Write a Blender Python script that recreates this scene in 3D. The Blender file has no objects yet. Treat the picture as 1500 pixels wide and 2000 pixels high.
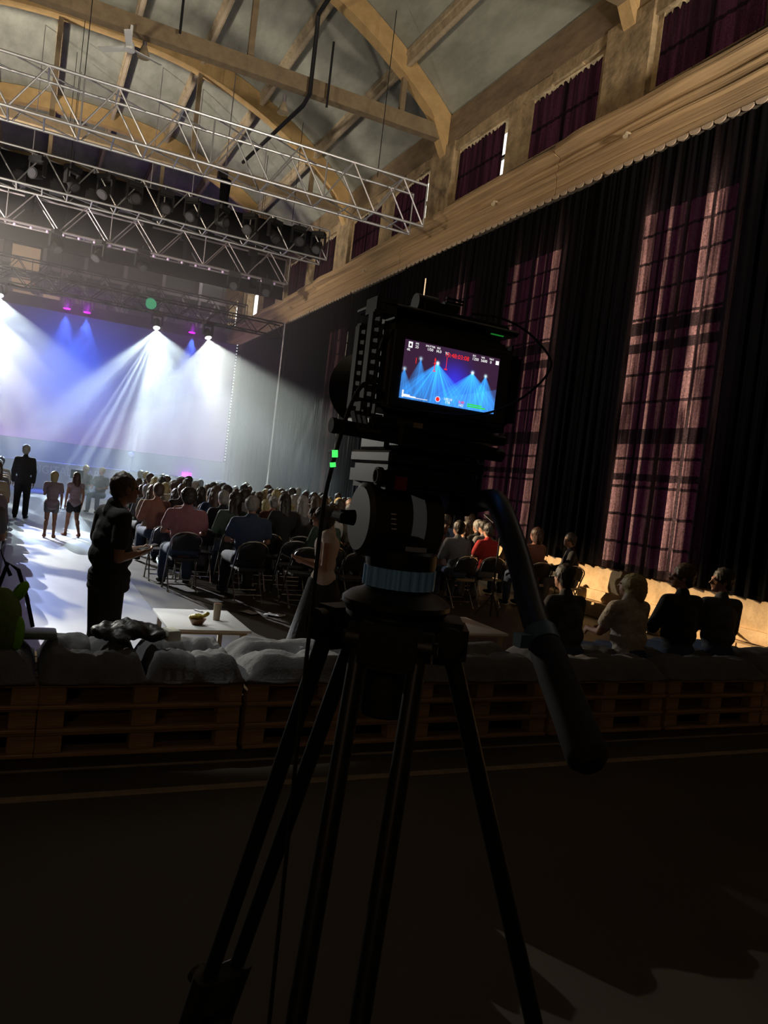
import bpy, bmesh, math, random
from mathutils import Vector, Matrix, noise
SC = bpy.context.scene
COL = SC.collection
R = math.radians
rnd = random.Random(7)

# ------------------------------------------------------------------ camera, world, sun, exposure
cd = bpy.data.cameras.new('camera'); cam = bpy.data.objects.new('camera', cd); COL.objects.link(cam)
cd.sensor_fit = 'HORIZONTAL'; cd.sensor_width = 36; cd.lens = 35.52; cd.clip_start = .05; cd.clip_end = 300
cam.matrix_world = Matrix(((0.897064, -0.091090, -0.432411, 0), (-0.426178, 0.080365, -0.901062, 0),
                           (0.116828, 0.992595, 0.033272, 1.8), (0, 0, 0, 1)))
SC.camera = cam
SC.view_settings.view_transform = 'Standard'; SC.view_settings.look = 'None'
SC.view_settings.exposure = 0.0; SC.view_settings.gamma = 1.0; SC.view_settings.use_curve_mapping = False
w = bpy.data.worlds.new('evening_sky'); SC.world = w; w.use_nodes = True
w.node_tree.nodes['Background'].inputs[0].default_value = (1, .96, .88, 1)
w.node_tree.nodes['Background'].inputs[1].default_value = 2.4
SC.cycles.max_bounces = 6; SC.cycles.diffuse_bounces = 3; SC.cycles.glossy_bounces = 2
SC.cycles.transmission_bounces = 3; SC.cycles.transparent_max_bounces = 6; SC.cycles.volume_bounces = 0
SC.cycles.sample_clamp_indirect = 3.0
SC.cycles.use_denoising = True

def lamp(name, kind, loc, target, energy, color=(1, 1, 1), size=.05, cone=60, blend=.3):
    l = bpy.data.lights.new(name, kind); l.energy = energy; l.color = color
    if kind == 'SPOT': l.spot_size = R(cone); l.spot_blend = blend; l.shadow_soft_size = size
    elif kind == 'POINT': l.shadow_soft_size = size
    elif kind == 'AREA': l.size = size
    elif kind == 'SUN': l.angle = size
    o = bpy.data.objects.new(name, l); COL.objects.link(o); o.location = loc
    o.rotation_euler = (Vector(target) - Vector(loc)).to_track_quat('-Z', 'Y').to_euler()
    return o

def gobo(o, scale, lo, hi, c0, c1, kind='noise', seed=0.0, detail=3.0, slit=1.0):
    """patterned glass in front of the lamp: strength follows the direction the light leaves in"""
    l = o.data; l.use_nodes = True; nt = l.node_tree; N = nt.nodes; L = nt.links
    em = [n for n in N if n.type == 'EMISSION'][0]
    tc = N.new('ShaderNodeTexCoord'); sp = N.new('ShaderNodeSeparateXYZ'); L.new(tc.outputs['Normal'], sp.inputs[0])
    dx = N.new('ShaderNodeMath'); dx.operation = 'DIVIDE'; L.new(sp.outputs[0], dx.inputs[0]); L.new(sp.outputs[2], dx.inputs[1])
    dy = N.new('ShaderNodeMath'); dy.operation = 'DIVIDE'; L.new(sp.outputs[1], dy.inputs[0]); L.new(sp.outputs[2], dy.inputs[1])
    cb = N.new('ShaderNodeCombineXYZ'); L.new(dx.outputs[0], cb.inputs[0]); sl = N.new('ShaderNodeMath'); sl.operation = 'MULTIPLY'; sl.inputs[1].default_value = slit; L.new(dy.outputs[0], sl.inputs[0]); L.new(sl.outputs[0], cb.inputs[1]); cb.inputs[2].default_value = seed
    if kind == 'noise':
        t = N.new('ShaderNodeTexNoise'); t.inputs['Scale'].default_value = scale; t.inputs['Detail'].default_value = detail; out = t.outputs['Fac']
    else:
        t = N.new('ShaderNodeTexVoronoi'); t.inputs['Scale'].default_value = scale; out = t.outputs['Color']
    L.new(cb.outputs[0], t.inputs['Vector'])
    r = N.new('ShaderNodeValToRGB'); r.color_ramp.elements[0].position = lo; r.color_ramp.elements[1].position = hi
    r.color_ramp.elements[0].color = (*c0, 1); r.color_ramp.elements[1].color = (*c1, 1)
    L.new(out, r.inputs[0]); L.new(r.outputs[0], em.inputs['Color']); em.inputs['Strength'].default_value = 1

# low evening sun behind the right-hand windows
lamp('sun', 'SUN', (40, 14, 8), (9, 13, 2.5), 14, (1, .80, .66), .008)
# warm fills added out of view to light the roof and crane beam
WARM = (1, .74, .46)
lamp('roof_fill_near', 'SPOT', (6.6, -2.0, 4.5), (4.5, 14, 13.5), 4000, (1, .90, .76), .4, 100, .8)
lamp('roof_fill_right', 'SPOT', (7.4, 4.0, 6.5), (4.5, 20, 13.0), 1900, (1, .86, .68), .3, 84, .8)
lamp('roof_fill_left', 'SPOT', (-4.2, 12.0, 5.0), (7, 24, 11.5), 2200, (1, .86, .66), .4, 90, .8)
lamp('roof_fill_far', 'SPOT', (-5.2, 24.0, 6.0), (4.6, 32, 14.2), 10000, (1, .88, .72), .4, 100, .8)
lamp('beam_fill_far', 'SPOT', (-5.0, 18.0, 5.5), (9.1, 27, 8.6), 1700, WARM, .3, 38, .7)
lamp('beam_fill', 'SPOT', (-3.0, 6.0, 4.5), (9.1, 14, 8.9), 1500, WARM, .3, 44, .7)
# warm fill added out of view for the stone plinth by the right wall
PL = (-1.5, 17.0, 5.0)
lamp('plinth_fill', 'SPOT', PL, (9.2, 9.8, .45), 19000, (1, .72, .42), .015, 60, .3)
# dim fill added behind the camera for the bench and rig
lamp('front_fill', 'AREA', (-2.5, -3.0, 3.4), (1.2, 4, 0.6), 11, (1, .66, .38), .8)

# ------------------------------------------------------------------ materials
def mat(name, col, rough=.6, metal=0, var=.0, scale=8, bump=0, bscale=30, emit=None, estr=1, col2=None, stretch=None, spec=.5, coat=0, sheen=0):
    m = bpy.data.materials.new(name); m.use_nodes = True; nt = m.node_tree; N = nt.nodes; L = nt.links
    b = N['Principled BSDF']; b.inputs['Roughness'].default_value = rough; b.inputs['Metallic'].default_value = metal
    b.inputs['Base Color'].default_value = (*col, 1); b.inputs['Specular IOR Level'].default_value = spec
    if coat: b.inputs['Coat Weight'].default_value = coat
    if sheen: b.inputs['Sheen Weight'].default_value = sheen
    tc = N.new('ShaderNodeTexCoord'); mp = N.new('ShaderNodeMapping'); L.new(tc.outputs['Object'], mp.inputs[0])
    if stretch: mp.inputs['Scale'].default_value = stretch
    if var or col2:
        n = N.new('ShaderNodeTexNoise'); n.inputs['Scale'].default_value = scale; n.inputs['Detail'].default_value = 6; n.inputs['Roughness'].default_value = .65
        L.new(mp.outputs[0], n.inputs['Vector'])
        c2 = col2 or tuple(c * (1 - var) for c in col)
        r = N.new('ShaderNodeValToRGB'); r.color_ramp.elements[0].position = .35; r.color_ramp.elements[1].position = .65
        r.color_ramp.elements[0].color = (*c2, 1); r.color_ramp.elements[1].color = (*col, 1)
        L.new(n.outputs['Fac'], r.inputs[0]); L.new(r.outputs[0], b.inputs['Base Color'])
    if bump:
        n = N.new('ShaderNodeTexNoise'); n.inputs['Scale'].default_value = bscale; n.inputs['Detail'].default_value = 5
        L.new(mp.outputs[0], n.inputs['Vector'])
        bp = N.new('ShaderNodeBump'); bp.inputs['Strength'].default_value = bump; bp.inputs['Distance'].default_value = .02
        L.new(n.outputs['Fac'], bp.inputs['Height']); L.new(bp.outputs[0], b.inputs['Normal'])
    if emit:
        b.inputs['Emission Color'].default_value = (*emit, 1); b.inputs['Emission Strength'].default_value = estr
    return m

M = {}
M['slab'] = mat('roof_slab', (.27, .275, .235), .9, var=.38, scale=1.6, stretch=(1, .35, 1), bump=.3, bscale=8)
M['rib'] = mat('ochre_concrete', (.44, .29, .125), .85, var=.25, scale=3, bump=.4, bscale=10)
M['tie'] = mat('dark_tie_concrete', (.20, .145, .085), .85, var=.3, scale=4, bump=.3)
M['purlin'] = mat('purlin_concrete', (.40, .32, .21), .85, var=.4, scale=5, bump=.3)
M['upper'] = mat('upper_wall', (.36, .26, .145), .9, var=.55, scale=3.2, bump=.8, bscale=9)
M['beamside'] = mat('board_marked_concrete', (.40, .265, .135), .85, var=.42, scale=3.0, stretch=(1, .12, 5), bump=1.0, bscale=6)
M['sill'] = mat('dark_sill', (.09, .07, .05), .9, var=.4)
M['brickdark'] = mat('lower_wall', (.12, .09, .07), .9, var=.3)
M['stone'] = mat('limestone', (.62, .44, .25), .9, var=.30, scale=4, bump=1.0, bscale=7)
M['steel'] = mat('truss_aluminium', (.46, .46, .48), .42, .8)
M['darksteel'] = mat('dark_truss', (.30, .27, .30), .45, .7)
M['black'] = mat('black_metal', (.010, .010, .012), .6, .0, spec=.25)
M['blackplastic'] = mat('black_plastic', (.010, .010, .011), .5)
M['rubber'] = mat('black_rubber', (.0045, .0045, .005), .8, spec=.3)
M['satin'] = mat('satin_black', (.012, .012, .013), .42, .3, spec=.3)
M['drum'] = mat('grey_drum', (.028, .030, .033), .7, .1, spec=.25)
M['bluering'] = mat('blue_anodised', (.15, .36, .66), .4, .15)
M['bluecuff'] = mat('blue_grey_cuff', (.03, .07, .10), .5, .2)
M['red'] = mat('red_knob', (.12, .01, .015), .4)
M['chrome'] = mat('chrome', (.62, .62, .62), .22, 1)
M['blackcloth'] = mat('black_cloth', (.0035, .0035, .0045), .95, spec=.05)
M['vinyl'] = mat('black_vinyl', (.018, .018, .02), .38, coat=.4)
M['wood'] = mat('pallet_wood', (.42, .26, .12), .8, var=.35, scale=4, stretch=(.4, 3, 6), bump=.3)
M['cushion'] = mat('grey_cotton', (.10, .10, .108), .95, var=.2, scale=14, bump=.25, bscale=60)
M['white'] = mat('white_laminate', (.62, .63, .63), .32, var=.06)
M['tablewood'] = mat('table_leg', (.42, .34, .24), .6, var=.2)
M['paint'] = mat('line_paint', (.22, .16, .095), .8, var=.35, scale=9)
M['green'] = mat('green_bag', (.20, .55, .02), .55, var=.5, scale=5, bump=.4)
M['olive'] = mat('olive_bag', (.12, .19, .03), .7, var=.3, bump=.4)
M['greybox'] = mat('grey_case', (.13, .155, .16), .5)
M['jacket'] = mat('black_jacket', (.008, .0085, .0095), .5, bump=.6, bscale=12)
M['pale'] = mat('pale_box', (.5, .5, .42), .6)
M['glow'] = mat('lamp_lens', (.1, .1, .1), .3, emit=(1, .98, 1), estr=25)
M['purpleglow'] = mat('purple_lens', (.1, .1, .1), .3, emit=(.62, .0, 1.0), estr=14)
M['greenglow'] = mat('green_lens', (.02, .1, .05), .3, emit=(.03, .4, .2), estr=.5)
M['ledgreen'] = mat('green_led', (.02, .2, .02), .3, emit=(.06, .8, .12), estr=1.3)
M['brown'] = mat('brown_bowl', (.12, .05, .015), .4)
M['yellow'] = mat('yellow_wrap', (.32, .25, .02), .45, bump=.4)
M['cup'] = mat('cup', (.28, .22, .16), .4)
M['card'] = mat('cardboard', (.55, .40, .22), .8, var=.2)
M['bottle'] = mat('purple_bottle', (.09, .01, .12), .3)
M['paper'] = mat('paper', (.55, .56, .6), .7)
def glassmat():
    m = bpy.data.materials.new('window_glass'); m.use_nodes = True; N = m.node_tree.nodes; L = m.node_tree.links
    N.remove(N['Principled BSDF']); t = N.new('ShaderNodeBsdfTransparent'); t.inputs[0].default_value = (.92, .93, .9, 1)
    g = N.new('ShaderNodeBsdfGlossy'); g.inputs['Roughness'].default_value = .1; x = N.new('ShaderNodeMixShader'); x.inputs[0].default_value = .06
    L.new(t.outputs[0], x.inputs[1]); L.new(g.outputs[0], x.inputs[2]); L.new(x.outputs[0], N['Material Output'].inputs[0]); return m
M['glass'] = glassmat()
def drapemat(name, thin, thick, lo=.46, hi=.72, sc=5.0, face=(.0012, .0011, .0013), stripes=()):
    """black pleated cloth: streaks of window light are put into its transmission colour"""
    m = bpy.data.materials.new(name); m.use_nodes = True; N = m.node_tree.nodes; L = m.node_tree.links
    b = N['Principled BSDF']; b.inputs['Base Color'].default_value = (*face, 1); b.inputs['Roughness'].default_value = .8
    b.inputs['Sheen Weight'].default_value = .01; b.inputs['Specular IOR Level'].default_value = .05
    tr = N.new('ShaderNodeBsdfTranslucent'); ad = N.new('ShaderNodeAddShader')
    g = N.new('ShaderNodeNewGeometry'); mp = N.new('ShaderNodeMapping'); mp.inputs['Scale'].default_value = (0, 1, .035)
    L.new(g.outputs['Position'], mp.inputs[0])
    n = N.new('ShaderNodeTexNoise'); n.inputs['Scale'].default_value = sc; n.inputs['Detail'].default_value = 5; n.inputs['Roughness'].default_value = .72
    L.new(mp.outputs[0], n.inputs['Vector'])
    r = N.new('ShaderNodeValToRGB'); e = r.color_ramp.elements; e[0].position = lo; e[1].position = hi
    e[0].color = (*thick, 1); e[1].color = (*thin, 1); k = e.new(lo + (hi - lo) * .5); k.color = (*[t * 2.6 for t in thick], 1)
    L.new(n.outputs['Fac'], r.inputs[0])
    n2 = N.new('ShaderNodeTexNoise'); n2.inputs['Scale'].default_value = 38; n2.inputs['Detail'].default_value = 2; L.new(g.outputs['Position'], n2.inputs['Vector'])
    mr = N.new('ShaderNodeMapRange'); mr.inputs[1].default_value = .3; mr.inputs[2].default_value = .7; mr.inputs[3].default_value = .6; mr.inputs[4].default_value = 1.4; L.new(n2.outputs['Fac'], mr.inputs[0])
    mx = N.new('ShaderNodeVectorMath'); mx.operation = 'SCALE'; L.new(r.outputs[0], mx.inputs[0]); L.new(mr.outputs[0], mx.inputs['Scale'])
    last = mx.outputs[0]
    if stripes:  # bright stripes of window light painted into the transmission colour
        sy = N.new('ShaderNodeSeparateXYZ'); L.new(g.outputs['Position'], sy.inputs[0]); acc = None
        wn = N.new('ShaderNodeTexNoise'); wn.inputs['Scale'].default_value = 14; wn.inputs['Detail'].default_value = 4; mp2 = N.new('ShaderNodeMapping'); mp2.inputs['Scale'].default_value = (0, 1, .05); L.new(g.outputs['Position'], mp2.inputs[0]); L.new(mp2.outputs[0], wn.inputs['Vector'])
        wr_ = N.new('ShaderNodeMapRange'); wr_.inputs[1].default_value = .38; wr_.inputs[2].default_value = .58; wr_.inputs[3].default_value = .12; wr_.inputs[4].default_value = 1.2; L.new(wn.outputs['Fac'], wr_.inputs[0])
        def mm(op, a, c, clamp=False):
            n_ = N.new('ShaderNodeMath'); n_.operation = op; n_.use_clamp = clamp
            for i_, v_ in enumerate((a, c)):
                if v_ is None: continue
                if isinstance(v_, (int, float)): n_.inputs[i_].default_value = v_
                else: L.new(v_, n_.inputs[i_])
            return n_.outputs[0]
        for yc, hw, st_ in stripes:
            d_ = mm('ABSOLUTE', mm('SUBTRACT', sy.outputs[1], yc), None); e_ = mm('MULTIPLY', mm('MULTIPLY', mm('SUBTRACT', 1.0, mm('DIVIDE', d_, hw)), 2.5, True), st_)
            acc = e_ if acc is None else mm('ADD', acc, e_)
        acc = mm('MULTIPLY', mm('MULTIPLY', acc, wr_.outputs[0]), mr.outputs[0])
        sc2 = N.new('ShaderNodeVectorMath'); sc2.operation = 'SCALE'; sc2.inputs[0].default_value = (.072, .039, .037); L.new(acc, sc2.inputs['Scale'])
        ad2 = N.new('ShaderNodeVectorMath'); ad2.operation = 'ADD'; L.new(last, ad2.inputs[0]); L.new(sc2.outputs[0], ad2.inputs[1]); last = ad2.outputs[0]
    L.new(last, tr.inputs[0]); L.new(b.outputs[0], ad.inputs[0]); L.new(tr.outputs[0], ad.inputs[1])
    L.new(ad.outputs[0], N['Material Output'].inputs[0]); return m
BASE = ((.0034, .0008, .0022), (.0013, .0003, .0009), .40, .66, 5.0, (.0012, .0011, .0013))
BASE2 = ((.0016, .0005, .0010), (.0007, .0002, .0005), .40, .66, 5.0, (.0012, .0011, .0013))  # same cloth with dimmer window light in its colour
M['drape'] = drapemat('black_drape', *BASE2)
M['drape_two_stripes'] = drapemat('black_drape_glow_stripes', *BASE, stripes=[(10.10, .16, 1.0), (9.90, .04, .35), (9.56, .06, .8), (9.25, .12, .07), (8.72, .17, 1.25), (8.50, .06, .5), (8.17, .03, .2)])
M['drape_streaks'] = drapemat('black_drape_glow_streaks', *BASE, stripes=[(14.6, .05, .3), (13.95, .07, .25), (13.25, .07, .3), (12.95, .05, .22), (12.62, .16, .55), (12.33, .05, .4)])
M['drape_faint'] = drapemat('black_drape_faint_glow', *BASE2, stripes=[(16.3, .06, .3), (16.05, .04, .3), (15.75, .05, .25), (24.9, .1, .09), (24.5, .1, .11), (24.1, .1, .11), (23.7, .1, .09)])
M['updrape'] = drapemat('upper_drape', (.0045, .0012, .0024), (.002, .0006, .0012))
def floormat():
    m = mat('hall_floor', (.085, .063, .045), .38, spec=.4); N = m.node_tree.nodes; L = m.node_tree.links; b = N['Principled BSDF']
    g = N.new('ShaderNodeNewGeometry')
    n = N.new('ShaderNodeTexNoise'); n.inputs['Scale'].default_value = .9; n.inputs['Detail'].default_value = 8; L.new(g.outputs['Position'], n.inputs['Vector'])
    r = N.new('ShaderNodeValToRGB'); r.color_ramp.elements[0].position = .3; r.color_ramp.elements[1].position = .75
    r.color_ramp.elements[0].color = (.020, .014, .009, 1); r.color_ramp.elements[1].color = (.042, .031, .020, 1)
    L.new(n.outputs['Fac'], r.inputs[0]); L.new(r.outputs[0], b.inputs['Base Color'])
    mr = N.new('ShaderNodeMapRange'); mr.inputs[3].default_value = .42; mr.inputs[4].default_value = .7; L.new(n.outputs['Fac'], mr.inputs[0]); L.new(mr.outputs[0], b.inputs['Roughness'])
    return m
M['floor'] = floormat()
M['aisle'] = mat('aisle_light_floor', (.25, .26, .29), .42, var=.08, scale=2)  # stage light pooling in the aisle is put into this paler colour
M['patch'] = mat('bare_concrete_patch', (.20, .19, .13), .9, var=.55, scale=16, bump=.6, bscale=25)

# ------------------------------------------------------------------ mesh helpers
class B:
    def __init__(s): s.bm = bmesh.new()
    def box(s, c, d, rot=None, mi=0):
        r = bmesh.ops.create_cube(s.bm, size=1)['verts']
        mt = Matrix.Translation(c) @ (rot.to_4x4() if rot else Matrix()) @ Matrix.Diagonal((*d, 1))
        bmesh.ops.transform(s.bm, matrix=mt, verts=r)
        if mi:
            for f in {f for v in r for f in v.link_faces}: f.material_index = mi
        return s
    def bbox(s, x0, x1, y0, y1, z0, z1): return s.box(((x0+x1)/2, (y0+y1)/2, (z0+z1)/2), (abs(x1-x0), abs(y1-y0), abs(z1-z0)))
    def cyl(s, p0, p1, r0, r1=None, seg=12, caps=True):
        p0, p1 = Vector(p0), Vector(p1); d = p1-p0; r1 = r0 if r1 is None else r1
        r = bmesh.ops.create_cone(s.bm, cap_ends=caps, segments=seg, radius1=max(r0, 1e-5), radius2=max(r1, 1e-5), depth=d.length)['verts']
        bmesh.ops.transform(s.bm, matrix=Matrix.Translation((p0+p1)/2) @ d.to_track_quat('Z', 'Y').to_matrix().to_4x4(), verts=r); return s
    def ell(s, c, rad, rot=None, u=12, v=8):
        r = bmesh.ops.create_uvsphere(s.bm, u_segments=u, v_segments=v, radius=1)['verts']
        bmesh.ops.transform(s.bm, matrix=Matrix.Translation(c) @ (rot.to_4x4() if rot else Matrix()) @ Matrix.Diagonal((*rad, 1)), verts=r); return s
    def cap(s, p0, r0, p1, r1, seg=10):
        s.cyl(p0, p1, r0, r1, seg); s.ell(p0, (r0,)*3, None, seg, 6); s.ell(p1, (r1,)*3, None, seg, 6); return s
    def tube(s, pts, r, seg=8, closed=False):
        pts = [Vector(p) for p in pts]; n = len(pts); rr = r if isinstance(r, (list, tuple)) else [r]*n; rings = []
        up = Vector((0, 0, 1)); prev = None
        for i, p in enumerate(pts):
            a = pts[(i-1) % n] if (closed or i) else p; b = pts[(i+1) % n] if (closed or i < n-1) else p
            t = (b-a).normalized()
            if prev is None: x = t.cross(up if abs(t.z) < .9 else Vector((1, 0, 0))).normalized()
            else: x = (prev - t*prev.dot(t)).normalized()
            prev = x; y = t.cross(x)
            rings.append([s.bm.verts.new(p + (x*math.cos(k*2*math.pi/seg) + y*math.sin(k*2*math.pi/seg))*rr[i]) for k in range(seg)])
        for i in range(n if closed else n-1):
            A, C = rings[i], rings[(i+1) % n]
            for k in range(seg): s.bm.faces.new((A[k], A[(k+1) % seg], C[(k+1) % seg], C[k]))
        if not closed: s.bm.faces.new(rings[0][::-1]); s.bm.faces.new(rings[-1])
        return s
    def prism(s, poly, axis, a, b):
        """poly in the plane across `axis`, extruded from a to b"""
        def P(u, v, w): return {'x': (w, u, v), 'y': (u, w, v), 'z': (u, v, w)}[axis]
        A = [s.bm.verts.new(P(u, v, a)) for u, v in poly]; C = [s.bm.verts.new(P(u, v, b)) for u, v in poly]; n = len(poly)
        for i in range(n): s.bm.faces.new((A[i], A[(i+1) % n], C[(i+1) % n], C[i]))
        s.bm.faces.new(A[::-1]); s.bm.faces.new(C); return s
    def mesh(s, name, smooth=None):
        bmesh.ops.recalc_face_normals(s.bm, faces=s.bm.faces)
        me = bpy.data.meshes.new(name); s.bm.to_mesh(me); s.bm.free()
        if smooth is not None:
            if smooth is True: me.shade_smooth()
            else:
                me.shade_smooth(); me.set_sharp_from_angle(angle=R(smooth))
        return me
    def obj(s, name, m, parent=None, smooth=35, bevel=0):
        if bevel: bmesh.ops.bevel(s.bm, geom=[e for e in s.bm.edges], offset=bevel, segments=2, affect='EDGES', profile=.5)
        return put(name, s.mesh(name, smooth), m, parent)

def put(name, me, m=None, parent=None, loc=None):
    o = bpy.data.objects.new(name, me); COL.objects.link(o)
    if m is not None and not me.materials: me.materials.append(m if not isinstance(m, str) else M[m])
    if parent: o.parent = parent
    if loc is not None: o.location = loc
    return o
def tag(o, label=None, cat=None, group=None, kind=None):
    if label: o['label'] = label
    if cat: o['category'] = cat
    if group: o['group'] = group
    if kind: o['kind'] = kind
    return o
def thing(name, loc, label, cat, group=None, rz=0):
    o = bpy.data.objects.new(name, None); COL.objects.link(o); o.location = loc; o.rotation_euler.z = rz; o.empty_display_size = .1
    return tag(o, label, cat, group)
def struct(o): o['kind'] = 'structure'; return o
def sempty(name):
    o = bpy.data.objects.new(name, None); COL.objects.link(o); o['kind'] = 'structure'; return o
def copy_tree(o, parent=None, loc=None, rz=None):
    c = o.copy(); COL.objects.link(c)
    if parent is not None: c.parent = parent
    if loc is not None: c.location = loc
    if rz is not None: c.rotation_euler.z = rz
    for ch in o.children: copy_tree(ch, c)
    return c

# ------------------------------------------------------------------ setting: floor and walls
XW = 9.6
fl = struct(B().bbox(-8.6, 10.2, -6, 44, -.2, 0).obj('floor', 'floor'))
B().bbox(-8.5, 9.0, 4.11, 4.18, 0, .004).obj('floor_line', 'paint', fl)['label'] = 'worn pale line painted across the dark floor'
B().bbox(-8.5, 9.0, 4.50, 4.53, 0, .004).obj('floor_line', 'paint', fl)
B().bbox(-.15, 1.55, 6.4, 34.5, 0, .006).obj('aisle_light_strip', 'aisle', fl)['label'] = 'pale strip down the aisle, pooled light put into the floor colour'
def blob(pts, z, m, parent, name='floor_patch', jag=.05):
    b = B(); vs = []; n = len(pts)
    for i in range(n):
        p, q = Vector(pts[i]), Vector(pts[(i+1) % n])
        for k in range(8):
            t = p.lerp(q, k/8); nn = noise.noise((t.x*9, t.y*9, 3))
            vs.append(b.bm.verts.new((t.x+nn*jag, t.y+noise.noise((t.y*9, t.x*9, 7))*jag, z)))
    f = b.bm.faces.new(vs); bmesh.ops.triangulate(b.bm, faces=[f])
    o = b.obj(name, m, parent, smooth=None); return o
#blob([(1.55, 1.95), (2.02, 2.30), (2.36, 2.16), (2.38, 1.85), (2.2, 1.6), (1.5, 1.7)], .004, 'patch', fl)['label'] = 'ragged pale bare patch on the dark floor'
#blob([(1.38, (1.6, 2.2), (1.62, 1.8), (1.3, 1.9)], .003, 'patch', fl)
#blob([(2.66, (2.80, 2.20), (2.83, 1.75), (2.62, 1.78)], .004, 'patch', fl, 'pale_strip', .006)
#blob([(2.42, (2.50, 2.2), (2.56, 1.95), (2.50, 1.95)], .003, 'patch', fl, 'pale_strip', .01)

WIN = [(4.0, 6.0), (8.2, 10.25), (12.4, 14.35), (15.6, 17.4), (19.6, 21.4), (23.3, 25.1), (30.6, 32.4)]
WZ0, WZ1 = 1.0, 7.1
wr = sempty('wall_right')
ys = [-6] + [v for a in WIN for v in a] + [44]
lw = B()
for i in range(0, len(ys), 2): lw.bbox(XW, XW+.4, ys[i], ys[i+1], 0, 8.3)
for a, b in WIN: lw.bbox(XW, XW+.4, a, b, 0, WZ0).bbox(XW, XW+.4, a, b, WZ1, 8.3)
lw.obj('lower_wall', 'brickdark', wr)
# windows behind the drapes
for k, (a, b) in enumerate(WIN):
    wo = sempty('window_%d' % (k+1)); f = B()
    for z, h in ((WZ0+.05, .1), (2.55, .10), (3.22, .22), (4.72, .15), (5.05, .2), (WZ1-.05, .1)): f.bbox(XW+.1, XW+.18, a, b, z-h/2, z+h/2)
    for y in (a+.04, b-.04): f.bbox(XW+.1, XW+.18, y-.04, y+.04, WZ0, WZ1)
    f.obj('window_frame', 'sill', wo)
    g = B(); z = WZ0+.45
    while z < WZ1: g.bbox(XW+.12, XW+.16, a, b, z-.02, z+.02); z += .47
    for q in range(1, 4): y = a+(b-a)*q/4; g.bbox(XW+.12, XW+.16, y-.02, y+.02, WZ0, WZ1)
    g.obj('glazing_bars', 'sill', wo)
    B().bbox(XW+.20, XW+.21, a, b, WZ0, WZ1).obj('window_pane', 'glass', wo)
# upper wall with clerestory windows: bays of 7.1 m, rib feet at 11.6 + 7.1k
FEET = [4.5 - 7.1, 4.5, 11.6, 18.7, 25.8, 32.9, 40.0]
Z1, Z2, Z3 = 9.52, 10.86, 12.1
up = B(); up.bbox(XW, XW+.4, -6, 44, 8.3, Z1).bbox(XW, XW+.4, -6, 44, Z2, Z3)
cler = []
for fy in FEET:
    cler += [(fy+.85, fy+3.1), (fy+4.1, fy+6.35)]
prev = -6
for a, b in cler:
    if b > 43.5 or a < -5: continue
    up.bbox(XW, XW+.4, prev, a, Z1, Z2); prev = b
up.bbox(XW, XW+.4, prev, 44, Z1, Z2)
up.obj('upper_wall', 'upper', wr)
# rough plaster lintel, a little proud
li = B()
for i in range(-6, 44):
    li.box((XW-.03, i+.5, 11.02+.03*math.sin(i*1.7)), (.1, 1.0, .26), Matrix.Rotation(.02*math.sin(i), 3, 'X'))
li.obj('lintel_band', 'upper', wr)
B().bbox(XW-.03, XW-.005, -6, 44, 9.0, 9.47).obj('shade_band', 'sill', wr)  # dark strip added as the shadow line above the beam ledge
B().bbox(XW-.10, XW+.05, -6, 44, 11.15, 11.95).obj('eave_board', mat('eave_board', (.22, .155, .09), .9, var=.5, scale=3, stretch=(1, .3, 1)), wr)
k = 0
dm = M['updrape']
for a, b in cler:
    if b > 36 or a < 5: continue
    k += 1
    wo = sempty('window_%d' % (len(WIN)+k))
    B().bbox(XW+.25, XW+.26, a, b, Z1, Z2).obj('window_pane', 'glass', wo)
    B().bbox(XW+.22, XW+.3, (a+b)/2-.04, (a+b)/2+.04, Z1, Z2).bbox(XW+.22, XW+.3, a, b, Z1+.6, Z1+.66).obj('window_frame', 'sill', wo)
    far_gap = .17 if abs((a - 15.7)) < .3 or abs(a-19.55) < .3 or abs(a-26.65) < .3 else 0.0
    # hanging drape with a scalloped top
    d = B(); ny = 60; y0, y1 = a-.02+far_gap, b+.04; top = []; grid = []
    for i in range(ny+1):
        y = y0+(y1-y0)*i/ny; x = XW+.02+.018*math.sin(i*1.15)+.008*math.sin(i*2.7)
        zt = Z2-.03-.085*(1-abs(math.sin((y-y0)*math.pi/.16)))
        grid.append([d.bm.verts.new((x, y, z)) for z in (Z1-.05, Z1+.5, Z2-.3, zt)])
    for i in range(ny):
        for j in range(3): d.bm.faces.new((grid[i][j], grid[i+1][j], grid[i+1][j+1], grid[i][j+1]))
    o = d.obj('clerestory_drape', dm, smooth=True)
    words = ['nearest', 'second nearest', 'third nearest', 'fourth nearest', 'fifth nearest', 'sixth nearest', 'seventh nearest', 'eighth nearest', 'ninth nearest', 'tenth nearest']
    tag(o, 'dark purple drape in a high window, %s along the upper right wall' % words[min(k-1, 9)], 'curtain', 'drapes in the high windows')

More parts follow.
